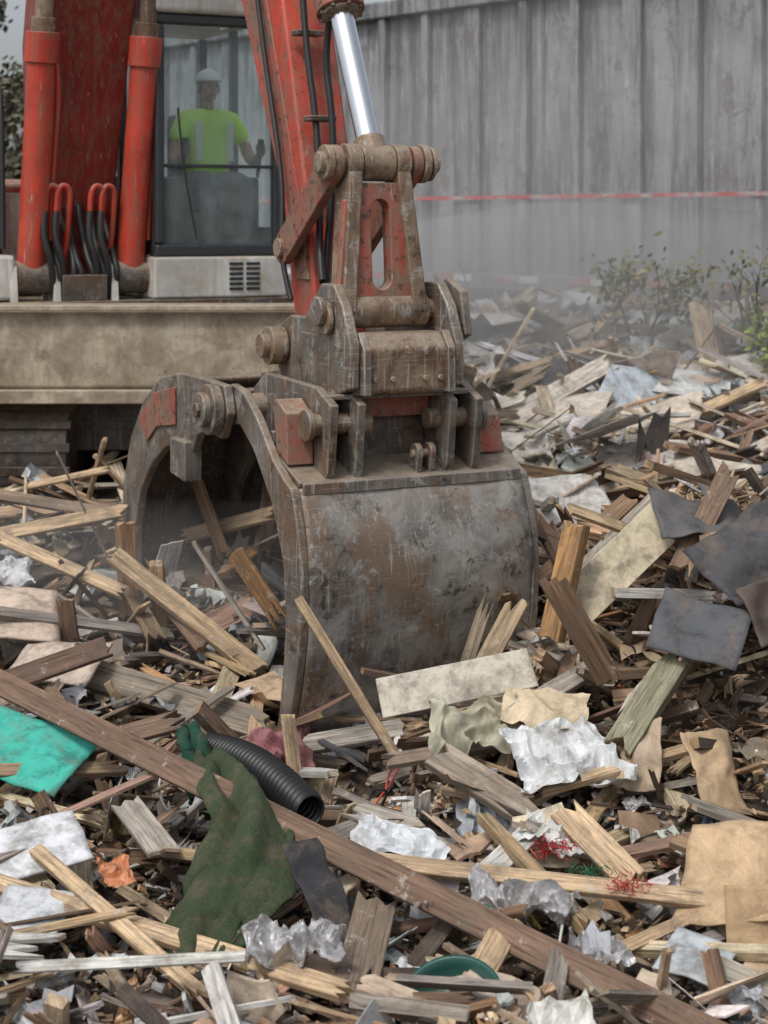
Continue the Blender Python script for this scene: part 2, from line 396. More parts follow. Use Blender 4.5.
# boards poking out of the mound at the right
for _ in range(42):
    x = R.uniform(.75, 2.3); y = R.uniform(7.5, 9.6); l = R.uniform(.3, .75)
    B.prism(plank_outline(l, R.uniform(.04, .13), 1), R.choice([.015, .025, .04]), orient(x, y, H(x, y)-.05, R.uniform(0, 6.3), -R.uniform(.3, 1.1), R.gauss(0, .4)), pick(WOOD))
for _ in range(1500):
    x = R.gauss(1.7, .42); y = R.gauss(7.6, .6)
    if y < 6.5: continue
    l = R.uniform(.03, .2)
    B.prism(plank_outline(l, R.uniform(.01, .05), 1), R.uniform(.003, .012), orient(x, y, H(x, y)+R.random()*.12, R.uniform(0, 6.3), R.gauss(0, .5), R.gauss(0, .6)), pick([((.22, .14, .085), 5), ((.13, .085, .055), 5), ((.34, .23, .14), 3), ((.45, .32, .2), 1)]))
for _ in range(11000):
    y = 4.4+5.5*R.random()**1.3; x = R.uniform(-.24*y-.2, .24*y+.2); s_ = R.uniform(.006, .030)
    z = H(x, y)+.01+R.random()*.07
    B.prism([(0, -s_/2), (s_*R.uniform(.8, 2.5), -s_*.3), (s_*R.uniform(.8, 2), s_*.4), (0, s_*.5)], s_*R.uniform(.1, .6), orient(x, y, z, R.uniform(0, 6.3), R.gauss(0, .5), R.gauss(0, .5)), pick(WOOD+SHEET))
B.build('debris_pile')

# ------------------------------------------------------------------ hero pieces
def plank(name, p0, p1, w, t, col, roll=0., jag=1., kind='wood', bend=0., taper=0.):
    p0, p1 = Vector(p0), Vector(p1); d = p1-p0; l = d.length; d.normalize()
    s = Vector((0, 0, 1)).cross(d)
    if s.length < .05: s = Vector((1, 0, 0))
    s.normalize(); n = d.cross(s)
    s2 = s*math.cos(roll)+n*math.sin(roll); n2 = d.cross(s2)
    M = Matrix(((d.x, s2.x, n2.x, p0.x), (d.y, s2.y, n2.y, p0.y), (d.z, s2.z, n2.z, p0.z), (0, 0, 0, 1)))
    b = Builder(); b.prism(plank_outline(l, w, jag, taper), t, M, col, kind, bend); o = b.build(name)
    bv = o.modifiers.new('b', 'BEVEL'); bv.width = min(.003, t*.2); bv.segments = 1
    return o
def sheet(name, c, size, rot, amp, col, kind, n=16, sc=4., curl=0., th=0., tear=.2, crease=None):
    b = Builder(); M = Matrix.Translation(c) @ Euler([rad(a) for a in rot], 'XYZ').to_matrix().to_4x4()
    if crease is None: crease = kind in ('plastic', 'foil')
    b.grid(size[0], size[1], n, n, sheetfn(amp, sc, curl, tear, crease), M, col, kind); o = b.build(name)
    if th: s_ = o.modifiers.new('s', 'SOLIDIFY'); s_.thickness = th
    return o
FR = (.62, .45, .28); TAN = (.54, .39, .24); BR = (.18, .11, .07); GW = (.40, .36, .31); WT = (.64, .63, .59)
P = 'wooden_plank'
plank(P, (-1.68, 7.32, .82), (1.10, 4.9, .37), .10, .045, (.20, .125, .085), .9, .2)
plank(P, (-.32, 6.1, .53), (1.6, 5.6, .50), .065, .03, FR, .6, .6)
plank(P, (-1.65, 6.1, .50), (-.10, 5.25, .41), .07, .03, FR, .4, .6)
plank(P, (.05, 7.1, .56), (-.37, 7.25, 1.19), .11, .04, TAN, .5, 1)
plank(P, (.95, 7.15, .86), (.70, 7.2, 1.30), .12, .05, (.20, .12, .07), .9, 1)
plank(P, (.74, 7.5, .95), (.86, 7.55, 1.46), .11, .06, (.46, .26, .11), .4, 1)
plank(P, (.80, 7.6, 1.02), (1.25, 7.7, 1.42), .20, .02, (.72, .63, .45), 1.3, .0, 'sheet')
plank(P, (-1.40, 8.75, 1.08), (-.62, 8.45, .56), .10, .04, TAN, .6, .7)
plank(P, (-1.30, 8.9, 1.02), (-.9, 8.5, .66), .09, .04, BR, .6, 1)
plank(P, (-2.1, 9.1, 1.12), (-1.34, 8.9, .84), .075, .03, FR, .7, 1)
plank(P, (-2.4, 9.6, .98), (-1.45, 9.7, 1.15), .08, .03, TAN, .9, 1)
plank(P, (-2.6, 10.2, 1.2), (-1.3, 10.0, 1.02), .07, .03, (.28, .2, .14), .9, 1)
plank(P, (-1.6, 8.1, .70), (-.5, 7.75, .48), .15, .04, (.27, .23, .18), .7, 1)
plank(P, (-1.35, 9.0, .7), (-1.38, 9.05, 1.22), .09, .07, (.30, .17, .08), 0, 1)
plank(P, (-1.15, 8.8, .7), (-1.18, 8.8, 1.05), .09, .07, (.40, .23, .10), 0, 1)
plank(P, (-.6, 8.5, .65), (-.98, 8.7, 1.16), .035, .02, GW, .3, 1)
plank(P, (-.5, 8.4, .8), (-.75, 8.5, 1.15), .12, .02, (.36, .2, .09), 1.2, 1)
plank(P, (-.9, 9.6, .9), (-1.1, 9.8, 1.35), .14, .03, (.33, .2, .11), 1.2, 1)
plank(P, (-.7, 9.7, .9), (-.65, 9.9, 1.3), .12, .03, (.28, .17, .1), 1.2, 1)
plank(P, (-1.2, 9.9, .95), (-.6, 9.6, 1.15), .09, .03, TAN, .9, 1)
plank(P, (-1.9, 10.9, 1.0), (-1.75, 10.7, 1.45), .05, .02, FR, .6, 1)
plank(P, (-2.3, 10.8, 1.1), (-1.7, 10.6, 1.25), .06, .02, TAN, .6, 1)
plank(P, (-1.5, 10.8, .95), (-1.85, 10.8, 1.32), .05, .02, TAN, .6, 1)
plank(P, (-.36, 7.0, .45), (-.40, 7.05, .76), .06, .03, FR, .2, 1)
plank(P, (.66, 6.3, .62), (.88, 5.95, .48), .11, .025, FR, .5, .7)
plank(P, (.20, 6.75, .68), (.60, 6.45, .52), .13, .04, (.34, .28, .22), .5, 1)
plank(P, (-1.25, 6.1, .54), (-.55, 5.2, .42), .05, .03, FR, .4, .8)
plank(P, (-1.5, 7.0, .56), (-.85, 7.3, .66), .09, .03, (.24, .16, .11), .7, 1)
plank(P, (-1.8, 6.7, .62), (-1.05, 6.95, .56), .06, .03, (.35, .24, .15), .6, 1)
plank(P, (.35, 7.5, .8), (.47, 7.5, 1.16), .06, .02, (.35, .28, .2), 1.4, 1)
plank(P, (.42, 7.35, .85), (.60, 7.4, 1.17), .09, .03, (.44, .33, .21), 1., 1)
plank(P, (.55, 7.1, .74), (1.0, 7.6, .84), .09, .03, GW, .4, 1)
plank(P, (.0, 6.9, .60), (.62, 7.15, .62), .08, .025, (.27, .21, .16), .3, 1)
plank(P, (.2, 5.1, .38), (.42, 5.6, .50), .09, .03, TAN, .3, 1)
plank(P, (-.1, 5.3, .36), (-.02, 5.9, .46), .14, .03, (.25, .19, .14), .2, 1)
plank(P, (1.05, 6.2, .54), (1.5, 5.9, .46), .06, .03, (.33, .22, .13), .3, 1)
plank(P, (.6, 6.6, .58), (1.4, 6.9, .70), .05, .03, TAN, .3, 1)
plank(P, (-.6, 7.3, .50), (.1, 7.5, .56), .1, .03, GW, .5, 1)
plank(P, (1.0, 6.9, .76), (1.14, 7.05, .94), .12, .05, (.60, .56, .49), .7, .6)
plank(P, (.93, 6.78, .68), (1.22, 7.02, 1.01), .12, .08, (.30, .29, .19), .5, .9)
plank(P, (-1.7, 5.6, .42), (-1.05, 5.5, .45), .12, .02, WT, .2, .8)
plank(P, (.35, 6.0, .48), (.62, 6.35, .58), .09, .02, WT, .3, .8)
plank(P, (-1.0, 6.55, .56), (-.78, 6.1, .52), .11, .02, GW, .2, .8)
plank(P, (-.15, 6.55, .54), (.15, 6.35, .52), .10, .02, GW, .3, .9)
plank(P, (1.3, 7.5, 1.25), (1.62, 7.9, 1.66), .10, .03, (.24, .16, .11), .6, 1)
plank(P, (.85, 8.3, .95), (1.35, 8.1, 1.5), .13, .03, (.55, .50, .42), 1.0, 1)
plank(P, (.7, 8.6, .9), (1.3, 8.9, 1.35), .09, .03, (.33, .21, .13), .8, 1)
plank(P, (-1.9, 7.4, .7), (-1.25, 7.75, .86), .10, .03, (.16, .10, .07), .8, 1)
for a, b_, w, c in [((2.2, 15, .25), (3.6, 16, .45), .16, (.6, .56, .5)), ((1.3, 13.6, .1), (2.4, 14.6, .4), .12, TAN), ((.8, 14.5, .2), (2.0, 15.2, .3), .10, FR),
                    ((1.0, 15.5, .1), (2.0, 16.5, .4), .2, (.55, .47, .37)), ((2.8, 14.2, .0), (2.7, 14.6, .7), .22, (.58, .46, .32)), ((3.2, 13.6, .3), (2.2, 13.2, .1), .12, (.56, .5, .44)),
                    ((1.9, 12.8, .1), (3.0, 13.3, .4), .09, FR), ((1.2, 12.2, .1), (2.2, 12.6, .35), .1, (.5, .45, .38)), ((2.4, 17, .3), (3.8, 15.8, .3), .12, (.35, .2, .13)),
                    ((1.2, 18, .1), (1.6, 17.6, .5), .2, (.64, .52, .33)), ((3.3, 12.6, .2), (2.6, 12.1, .1), .12, (.6, .48, .35)), ((.8, 13.2, .1), (1.9, 13.8, .5), .18, (.66, .6, .52))]:
    a = (a[0], a[1], H(a[0], a[1])+a[2]); b_ = (b_[0], b_[1], H(b_[0], b_[1])+b_[2])
    plank(P, a, b_, w, .04, c, R.uniform(.3, 1.2), 1)
plank('cream_board', (-.02, 7.0, .83), (.63, 7.12, .93), .16, .014, (.66, .61, .51), 1.25, 0, 'sheet')
sheet('asphalt_shingle', (1.30, 7.0, 1.12), (.38, .32), (40, 14, -18), .03, (.085, .09, .10), 'sheet', th=.006, tear=.03)
sheet('asphalt_shingle', (1.62, 7.35, 1.38), (.56, .36), (38, -22, 25), .06, (.06, .06, .065), 'sheet', th=.006, tear=.05)
sheet('asphalt_shingle', (1.68, 7.15, 1.18), (.44, .26), (60, -10, 30), .05, (.12, .09, .075), 'sheet', th=.006, tear=.1)
sheet('asphalt_shingle', (1.45, 7.7, 1.44), (.5, .3), (30, 10, 15), .06, (.10, .10, .105), 'sheet', th=.006, tear=.05)
sheet('teal_panel', (-1.45, 6.9, .65), (.50, .36), (28, 10, -20), .015, (.05, .44, .35), 'sheet', th=.012, tear=.06)
sheet('white_panel', (-1.25, 6.15, .54), (.34, .28), (18, -8, 25), .012, (.68, .70, .73), 'sheet', th=.012, tear=.04)
sheet('white_panel', (-1.20, 5.75, .46), (.26, .24), (22, 5, -10), .012, (.56, .58, .61), 'sheet', th=.012, tear=.06)
sheet('white_panel', (.95, 8.9, .95), (.5, .4), (22, 5, 20), .03, (.64, .64, .62), 'sheet', th=.012, tear=.06)
sheet('beige_wallboard', (-1.95, 8.4, .88), (.70, .46), (22, 8, 14), .02, (.62, .50, .40), 'sheet', th=.015, tear=.04)
sheet('beige_wallboard', (-1.55, 8.0, .72), (.5, .30), (24, -6, -24), .02, (.56, .46, .38), 'sheet', th=.015, tear=.05)
sheet('cardboard_box_flap', (1.22, 5.75, .58), (.44, .40), (32, -8, -28), .03, (.60, .43, .26), 'card', th=.008, tear=.03, curl=.07)
sheet('cardboard_box_flap', (1.30, 5.5, .54), (.40, .20), (75, -8, -22), .03, (.48, .33, .19), 'card', th=.008, tear=.03)
sheet('cardboard_box_flap', (1.28, 6.55, .68), (.22, .34), (48, 12, 25), .04, (.50, .36, .22), 'card', th=.006, tear=.08, crease=True)
sheet('cardboard_box_flap', (1.02, 6.75, .68), (.20, .32), (40, -12, -30), .05, (.46, .36, .26), 'card', th=.006, tear=.1, crease=True)
sheet('plastic_sheet', (.72, 6.75, .66), (.48, .38), (24, -6, 12), .08, (.70, .72, .73), 'plastic', 34, 5, tear=.25)
sheet('plastic_sheet', (.05, 6.15, .54), (.38, .2), (26, 8, -10), .05, (.70, .73, .76), 'plastic', 28, 6, tear=.25)
sheet('plastic_sheet', (.62, 6.2, .54), (.26, .16), (20, 8, -25), .06, (.7, .7, .68), 'plastic', 24, 9, tear=.3)
sheet('plastic_sheet', (-2.1, 8.9, .94), (.55, .30), (18, 0, 10), .08, (.66, .68, .7), 'plastic', 24, 6, tear=.3)
sheet('tarpaulin_scrap', (.36, 6.95, .73), (.42, .28), (38, 0, 8), .10, (.46, .45, .34), 'card', 36, 6, tear=.2, crease=True)
sheet('paper_bag', (.66, 7.0, .78), (.38, .22), (25, 6, -12), .05, (.68, .56, .39), 'card', 22, 5, tear=.12, crease=True)
sheet('fiberglass_insulation_batt', (-.44, 7.12, .59), (.30, .22), (30, 0, 10), .09, (.70, .30, .33), 'fabric', 30, 9, th=.03, tear=.3)
sheet('foil_scrap', (-.28, 5.42, .48), (.36, .15), (25, 0, 8), .08, (.7, .7, .7), 'foil', 40, 12)
sheet('foil_scrap', (.48, 5.78, .48), (.42, .14), (25, 5, -18), .08, (.7, .7, .7), 'foil', 40, 12)
sheet('foil_scrap', (.70, 5.50, .42), (.22, .12), (25, 5, -18), .08, (.7, .7, .7), 'foil', 34, 12)
sheet('rubber_mesh_strip', (-.20, 5.74, .52), (.14, .44), (38, 0, 32), .04, (.035, .035, .04), 'card', 20, 6, th=.008, tear=.03)
sheet('roofing_felt', (1.2, 5.3, .38), (.4, .22), (15, 6, 20), .05, (.05, .055, .06), 'sheet', th=.005, tear=.06)
sheet('orange_plastic_scrap', (-.95, 6.0, .50), (.14, .12), (30, 8, 25), .03, (.62, .24, .11), 'plastic', 12, 9, tear=.3)
sheet('blue_grey_panel', (1.0, 5.45, .44), (.22, .24), (15, 6, -30), .02, (.46, .5, .53), 'sheet', th=.01, tear=.08)
for x_, y_, sz, col, kd in [(1.35, 18, (1.0, .35), (.78, .8, .8), 'plastic'), (2.75, 16.6, (.9, .4), (.78, .8, .82), 'plastic'), (2.0, 17.2, (.5, .3), (.68, .72, .75), 'plastic'),
                       (1.55, 17, (.9, .25), (.06, .46, .40), 'sheet'), (1.3, 16.0, (1.2, .8), (.66, .62, .56), 'sheet'), (1.3, 13.2, (.9, .8), (.64, .58, .5), 'sheet'),
                       (2.5, 15.2, (.8, .5), (.6, .63, .65), 'plastic'), (3.35, 15.0, (.7, .4), (.16, .11, .09), 'fabric'), (2.1, 13.0, (.7, .6), (.66, .58, .48), 'card'), (3.3, 15.2, (.4, .2), (.08, .28, .12), 'fabric'),
                       (.9, 15.2, (.8, .5), (.72, .72, .7), 'plastic'), (3.0, 14.2, (1.0, .6), (.64, .6, .54), 'sheet'), (1.8, 11.8, (.7, .5), (.6, .56, .5), 'sheet'), (.8, 12.0, (.8, .6), (.66, .62, .56), 'sheet'), (1.1, 10.6, (.7, .5), (.64, .62, .58), 'sheet'),
                       (2.2, 11.2, (.6, .4), (.62, .56, .46), 'card'), (2.4, 13.9, (.9, .5), (.62, .64, .64), 'sheet')]:
    sheet('sheet_scrap', (x_, y_, H(x_, y_)+.26), sz, (R.uniform(15, 38), R.uniform(-15, 15), R.uniform(-30, 30)), .12 if kd in ('plastic', 'fabric') else .03, col, kd, 24, 3, th=.01, tear=.25 if kd == 'plastic' else .08)
mpw = simple('pale_pipe', (.6, .66, .66), .4)
for a, b_ in (((.8, 18.7), (2.7, 17.2)), ((1.0, 18.3), (3.5, 16.2)), ((2.9, 16.5), (4.6, 15.1))):
    cyl('drain_pipe', (*a, H(*a)+.24), (*b_, H(*b_)+.28), .035, mpw, None, 16)

def ribbon(name, path, col, kind, fold=.03, n=24, th=.01):
    b = Builder(); m = (len(path)-1)*10
    def fn(a, b_, u, v):
        t = v*(len(path)-1); i = min(int(t), len(path)-2); f = t-i; f = f*f*(3-2*f)
        p = Vector(path[i][:3]).lerp(Vector(path[i+1][:3]), f); w = path[i][3]*(1-f)+path[i+1][3]*f
        w *= 1+.35*noise.noise(Vector((v*6, 2, u*1.5)))+.1*noise.noise(Vector((v*26, 2, u)))
        q = p+Vector(((u-.5)*w, .05*math.sin(u*3), -abs(u-.5)**2*w*.9))
        q.z += fold*math.sin(u*11+v*5+3*noise.noise(Vector((u*2, v*3, 2))))+fold*1.8*noise.noise(Vector((u*4, v*7, 5)))+fold*.5*noise.noise(Vector((u*16, v*24, 5)))
        q.y += fold*noise.noise(Vector((u*6, v*9, 1)))
        return q
    b.grid(.4, 1.3, n, m, fn, Matrix(), col, kind); o = b.build(name)
    s_ = o.modifiers.new('s', 'SOLIDIFY'); s_.thickness = th; return o
ribbon('green_carpet', [(-.70, 6.75, .66, .12), (-.60, 6.5, .70, .20), (-.49, 6.15, .68, .30), (-.50, 5.85, .59, .40), (-.55, 5.6, .50, .34), (-.60, 5.35, .39, .20)], (.085, .13, .06), 'fabric', .026, 36)
ribbon('green_netting', [(-.80, 7.0, .70, .10), (-.74, 6.8, .68, .14), (-.70, 6.6, .58, .12)], (.03, .16, .10), 'fabric', .02, 14)
mbk = simple('black_rubber', (.018, .018, .02), .45, 0, .3)
def hose(name, p0, p1, r, mat):
    p0, p1 = Vector(p0), Vector(p1); s, u = frame_of(p1-p0); n = 28; m = 120; v = []; f = []
    for k in range(m+1):
        t = k/m; P_ = p0.lerp(p1, t)+Vector((0, 0, .05*math.sin(t*3.1))); rr = r*(1+.07*math.sin(k*math.pi/2))
        for i in range(n): a = 2*math.pi*i/n; v.append(P_+(s*math.cos(a)+u*math.sin(a))*rr)
    for k in range(m):
        for i in range(n): j = (i+1) % n; f.append((k*n+i, k*n+j, k*n+n+j, k*n+n+i))
    o = mesh(name, v, f, mat, smooth=True); sd = o.modifiers.new('s', 'SOLIDIFY'); sd.thickness = .008; return o
hose('corrugated_drain_pipe', (-.72, 7.0, .62), (-.28, 6.40, .57), .068, mbk)
mt = simple('teal_plastic', (.02, .08, .07), .35, 0, .4)
def bowl(name, c, r, mat, rot):
    v = []; f = []; n = 36; prof = [(.05, 0), (.55, .02), (.8, .12), (.95, .35), (1.0, .55), (1.08, .56), (1.08, .50)]
    M = Matrix.Translation(c) @ Euler([rad(a) for a in rot]).to_matrix().to_4x4()
    for q, z in prof:
        for i in range(n): a = 2*math.pi*i/n; v.append(M @ Vector((q*r*math.cos(a), q*r*math.sin(a), z*r)))
    for k in range(len(prof)-1):
        for i in range(n): j = (i+1) % n; f.append((k*n+i, k*n+j, k*n+n+j, k*n+n+i))
    f.append(tuple(range(n)))
    return mesh(name, v, f, mat, smooth=True)
bowl('plastic_bucket', (.22, 5.22, .35), .15, mt, (28, -12, 0))
mr = simple('red_tinsel', (.40, .03, .03), .3, .2); mgn = simple('green_tinsel', (.02, .12, .05), .4)
def tinsel(name, c, r, n, mat):
    v = []; f = []
    for _ in range(n):
        d = Vector((R.gauss(0, 1), R.gauss(0, 1), R.gauss(0, .8))).normalized()*r*R.uniform(.4, 1); p = Vector(c)+Vector((R.gauss(0, r*.8), R.gauss(0, r*.3), R.gauss(0, r*.3)))
        s = Vector((R.gauss(0, 1), R.gauss(0, 1), R.gauss(0, 1))).normalized()*.003; k = len(v)
        v += [p-s, p+s, p+d]; f.append((k, k+1, k+2))
    return mesh(name, v, f, mat)
tinsel('red_tinsel', (.60, 6.08, .56), .05, 200, mr); tinsel('red_tinsel', (.83, 5.78, .54), .045, 150, mr); tinsel('green_tinsel', (.72, 5.93, .53), .045, 100, mgn)
mcw = simple('white_cable', (.55, .55, .52), .5); mcy = simple('yellow_cable', (.5, .38, .08), .5); mcr = simple('red_cable', (.4, .05, .04), .5)
for (x_, y_, mm, L_) in ((-.1, 6.5, mbk, .5), (.5, 5.5, mcw, .4), (-1.0, 5.6, mbk, .5), (1.1, 6.4, mbk, .5), (-.9, 7.4, mcw, .6), (.9, 7.6, mbk, .5), (-.05, 6.9, mcr, .35), (.3, 6.1, mcy, .4), (1.5, 6.9, mbk, .5), (-1.4, 6.5, mbk, .4)):
    pts = []; an = R.uniform(0, 6.28); x, y = x_, y_
    for i in range(8):
        an += R.gauss(0, .7); x += math.cos(an)*L_/7; y += math.sin(an)*L_/7; pts.append((x, y, H(x, y)+R.uniform(.10, .19)))
    tube('loose_cable', pts, .005, mm)

# ------------------------------------------------------------------ machine frame
TH = rad(26)
MM = Matrix.Translation((-.05, 8.2, 0)) @ Matrix.Rotation(TH, 4, 'Z')
EX = empty('excavator', MM); GR = empty('excavator_grapple', MM)
m_red = paint('red_paint', (.62, .065, .035), (.22, .12, .085), amt=.36, chipamt=.59)
m_redc = paint('red_paint_cylinder', (.62, .055, .03), amt=.10, chipamt=.67, rough=.38)
m_redd = paint('red_paint_boom', (.32, .025, .018), amt=.10, chipamt=.68)
m_reddirty = paint('red_paint_dirty', (.48, .085, .06), (.20, .14, .10), .70, .6, chipamt=.56)
m_brown = steel('greasy_brown_steel', (.20, .14, .095), (.34, .25, .17), (.15, .08, .045), .50, .2, edges=False)
m_steel = steel('grapple_steel', (.15, .135, .12), (.36, .345, .32), (.21, .145, .10), .49, .35, edges=False)
m_dark = steel('dark_steel', (.06, .055, .05), (.15, .13, .11), (.12, .075, .05), .45, .2, edges=False, light=(.25, .23, .21))
m_cast = steel('coupler_steel', (.11, .10, .09), (.24, .21, .18), (.17, .105, .065), .49, .2)
m_chrome, nt, b = newmat('chrome_rod'); b.inputs['Metallic'].default_value = 1; b.inputs['Base Color'].default_value = (.82, .84, .86, 1); b.inputs['Roughness'].default_value = .2
m_white = paint('cream_white_paint', (.70, .70, .67), (.36, .31, .24), .25, .5, (.2, .17, .14), .7)
m_blade = paint('muddy_blade_paint', (.58, .51, .39), (.24, .185, .13), .62, .75, (.17, .13, .09), .64)
m_black = simple('black_plastic', (.025, .027, .03), .5, 0, .4)
m_seat = simple('seat_cloth', (.06, .065, .07), .9, 0, .3)
m_frame = simple('cab_frame_paint', (.035, .04, .045), .35, 0, .3)
m_rub = simple('hose_rubber', (.02, .02, .02), .5)
def glassmat(name, lo, hi, tint, ior):
    m, nt, b = newmat(name)
    nt.nodes.remove(b); tr = N(nt, 'ShaderNodeBsdfTransparent'); tr.inputs['Color'].default_value = (*tint, 1)
    df = N(nt, 'ShaderNodeBsdfDiffuse'); df.inputs['Color'].default_value = (.50, .57, .57, 1)
    out = tr.outputs[0]
    if ior > 1:
        gl = N(nt, 'ShaderNodeBsdfGlossy'); gl.inputs['Roughness'].default_value = .05; gl.inputs['Color'].default_value = (.8, .9, .95, 1)
        fr = N(nt, 'ShaderNodeFresnel'); fr.inputs['IOR'].default_value = ior
        m1 = N(nt, 'ShaderNodeMixShader'); L(nt, fr.outputs[0], m1.inputs[0]); L(nt, tr.outputs[0], m1.inputs[1]); L(nt, gl.outputs[0], m1.inputs[2]); out = m1.outputs[0]
    m2 = N(nt, 'ShaderNodeMixShader'); L(nt, ramp(nt, noise_tex(nt, objco(nt), 3, 6, .7), [(.35, lo), (.7, hi)]), m2.inputs[0])
    L(nt, out, m2.inputs[1]); L(nt, df.outputs[0], m2.inputs[2]); L(nt, m2.outputs[0], nt.nodes['Material Output'].inputs['Surface'])
    return m
m_glass = glassmat('cab_glass', .12, .32, (.86, .96, .97), 1.4); m_glass2 = glassmat('cab_glass_clean', .04, .12, (.97, .99, 1.), 0)

prism('stick', [(.36, 2.08), (.46, 2.02), (.60, 2.08), (.68, 2.4), (.80, 2.9), (1.38, 3.95), (1.9, 5.0), (2.15, 6.2), (1.9, 6.7), (1.5, 6.5), (1.25, 5.0), (.82, 3.95), (.52, 3.0), (.38, 2.35)], -.14, .14, m_red, EX, .02)
prism('stick_side_plate', [(.44, 2.5), (.60, 2.5), (.72, 2.9), (1.28, 3.95), (1.7, 5.0), (1.5, 5.0), (1.0, 3.95), (.56, 2.9)], -.152, -.139, m_reddirty, EX, .004)
for sx in (-.2, .2): cyl('stick_hub', (sx-.06, .48, 2.175), (sx+.06, .48, 2.175), .105, m_brown, EX)
def bar(name, a, b_, x0, x1, w, mat, parent, n=10):
    a, b_ = Vector(a), Vector(b_); t = (b_-a).normalized(); nn = Vector((-t.y, t.x)); pts = []
    base = math.atan2(nn.y, nn.x)
    for i in range(n+1): an = base+math.pi*i/n; pts.append((a.x+math.cos(an)*w, a.y+math.sin(an)*w))
    for i in range(n+1): an = base+math.pi+math.pi*i/n; pts.append((b_.x+math.cos(an)*w, b_.y+math.sin(an)*w))
    return prism(name, pts, x0, x1, mat, parent, .008)
bar('side_link_left', (.60, 2.66), (0, 3.075), -.235, -.185, .085, m_reddirty, EX)
bar('side_link_right', (.60, 2.66), (0, 3.075), .185, .235, .085, m_reddirty, EX)
cyl('side_link_pin', (-.26, .60, 2.66), (.26, .60, 2.66), .05, m_brown, EX)
cyl('link_pin', (-.30, 0, 3.075), (.33, 0, 3.075), .052, m_brown, EX)
for a, b_, r in [(-.27, -.235, .085), (-.165, -.09, .092), (-.085, .085, .088), (.09, .165, .092), (.24, .275, .095), (.29, .31, .085)]:
    cyl('link_boss', (a, 0, 3.075), (b_, 0, 3.075), r, m_brown, EX)
cyl('pin_cap', (.31, 0, 3.075), (.345, 0, 3.075), .045, m_brown, EX)
for k in range(4):
    an = k*math.pi/2+.5; cyl('pin_cap_bolt', (.31, .062*math.cos(an), 3.075+.062*math.sin(an)), (.322, .062*math.cos(an), 3.075+.062*math.sin(an)), .011, m_dark, EX, 6)
a = Vector((0, .0, 3.075)); b_ = Vector((0, 1.42, 5.95)); d = (b_-a).normalized()
cyl('bucket_cylinder_rod', a+d*.05, a+d*1.3, .060, m_chrome, EX, 40)
cyl('rod_eye', a-d*.02, a+d*.13, .075, m_brown, EX)
cyl('cylinder_gland', a+d*.86, a+d*.97, .125, m_reddirty, EX)
cyl('cylinder_gland_nut', a+d*.84, a+d*.86, .10, m_brown, EX)
for i in range(8):
    an = i*math.pi/4; s, u = frame_of(d); p = a+d*.86+(s*math.cos(an)+u*math.sin(an))*.105; cyl('gland_bolt', p, p-d*.02, .013, m_dark, EX, 6)
cyl('bucket_cylinder_barrel', a+d*.97, b_, .105, m_redc, EX, 40)
def hplate(name, z0, z1, hw0, hw1, y0, y1, hz0, hz1, hr, th, mat, parent):
    n = 40; v = []; f = []
    def P_(x, z, s): t = (z-z0)/(z1-z0); return (x, y0+(y1-y0)*t+s*th/2, z)
    zc = (hz0+hz1)/2; hh = (hz1-hz0)/2-hr
    for s in (-1, 1):
        for i in range(n):
            an = 2*math.pi*(i+.5)/n; cx, cz = math.cos(an), math.sin(an)
            k = 1/max(abs(cx), abs(cz)); t = (cz*k+1)/2; z = z0+(z1-z0)*t; v.append(P_(cx*k*(hw0+(hw1-hw0)*t), z, s))
        for i in range(n):
            an = 2*math.pi*(i+.5)/n; v.append(P_(hr*math.cos(an), zc+(hh if math.sin(an) > 0 else -hh)+hr*math.sin(an), s))
    for i in range(n):
        j = (i+1) % n
        f += [(i, j, n+j, n+i), (2*n+i, 3*n+i, 3*n+j, 2*n+j), (i, 2*n+i, 2*n+j, j), (n+i, n+j, 3*n+j, 3*n+i)]
    return mesh(name, v, f, mat, parent, bevel=.006)
hplate('h_link_web', 2.40, 2.98, .17, .13, -.06, -.02, 2.47, 2.90, .05, .09, m_reddirty, EX)
def xbar(name, xa, za, xb, zb, w, ya, yb, th, mat, parent):
    v = []
    for x, z, y in ((xa, za, ya), (xb, zb, yb)):
        for sx, sy in ((-1, -1), (1, -1), (1, 1), (-1, 1)): v.append((x+sx*w/2, y+sy*th/2, z))
    f = [(0, 1, 2, 3), (4, 5, 6, 7)]+[(i, (i+1) % 4, 4+(i+1) % 4, 4+i) for i in range(4)]
    return mesh(name, v, f, mat, parent, bevel=.012)
xbar('h_link_arm_left', -.19, 2.36, -.125, 3.06, .075, -.06, 0, .16, m_brown, EX)
xbar('h_link_arm_right', .19, 2.36, .125, 3.06, .075, -.06, 0, .16, m_brown, EX)
xbar('h_link_flange_left', -.24, 2.36, -.175, 2.9, .025, -.10, -.05, .05, m_reddirty, EX)
cyl('h_link_lower_tube', (-.24, -.05, 2.37), (.24, -.05, 2.37), .085, m_brown, EX)
cyl('coupler_front_pin', (-.31, -.05, 2.37), (.36, -.05, 2.37), .05, m_brown, EX)
for sx in (-.315, .325): cyl('coupler_pin_cap', (sx-.015, -.05, 2.37), (sx+.015, -.05, 2.37), .07, m_cast, EX)
tube('stick_hose', [(-.02, .35, 4.1), (-.05, .50, 3.7), (-.03, .40, 3.3), (-.06, .36, 2.9), (-.1, .33, 2.6), (-.14, .25, 2.45), (-.1, .1, 2.2)], .018, m_rub, EX)
tube('stick_hose', [(-.08, .70, 4.1), (-.09, .62, 3.7), (-.08, .50, 3.3), (-.1, .42, 2.9), (-.15, .3, 2.6), (-.18, .2, 2.5)], .018, m_rub, EX)
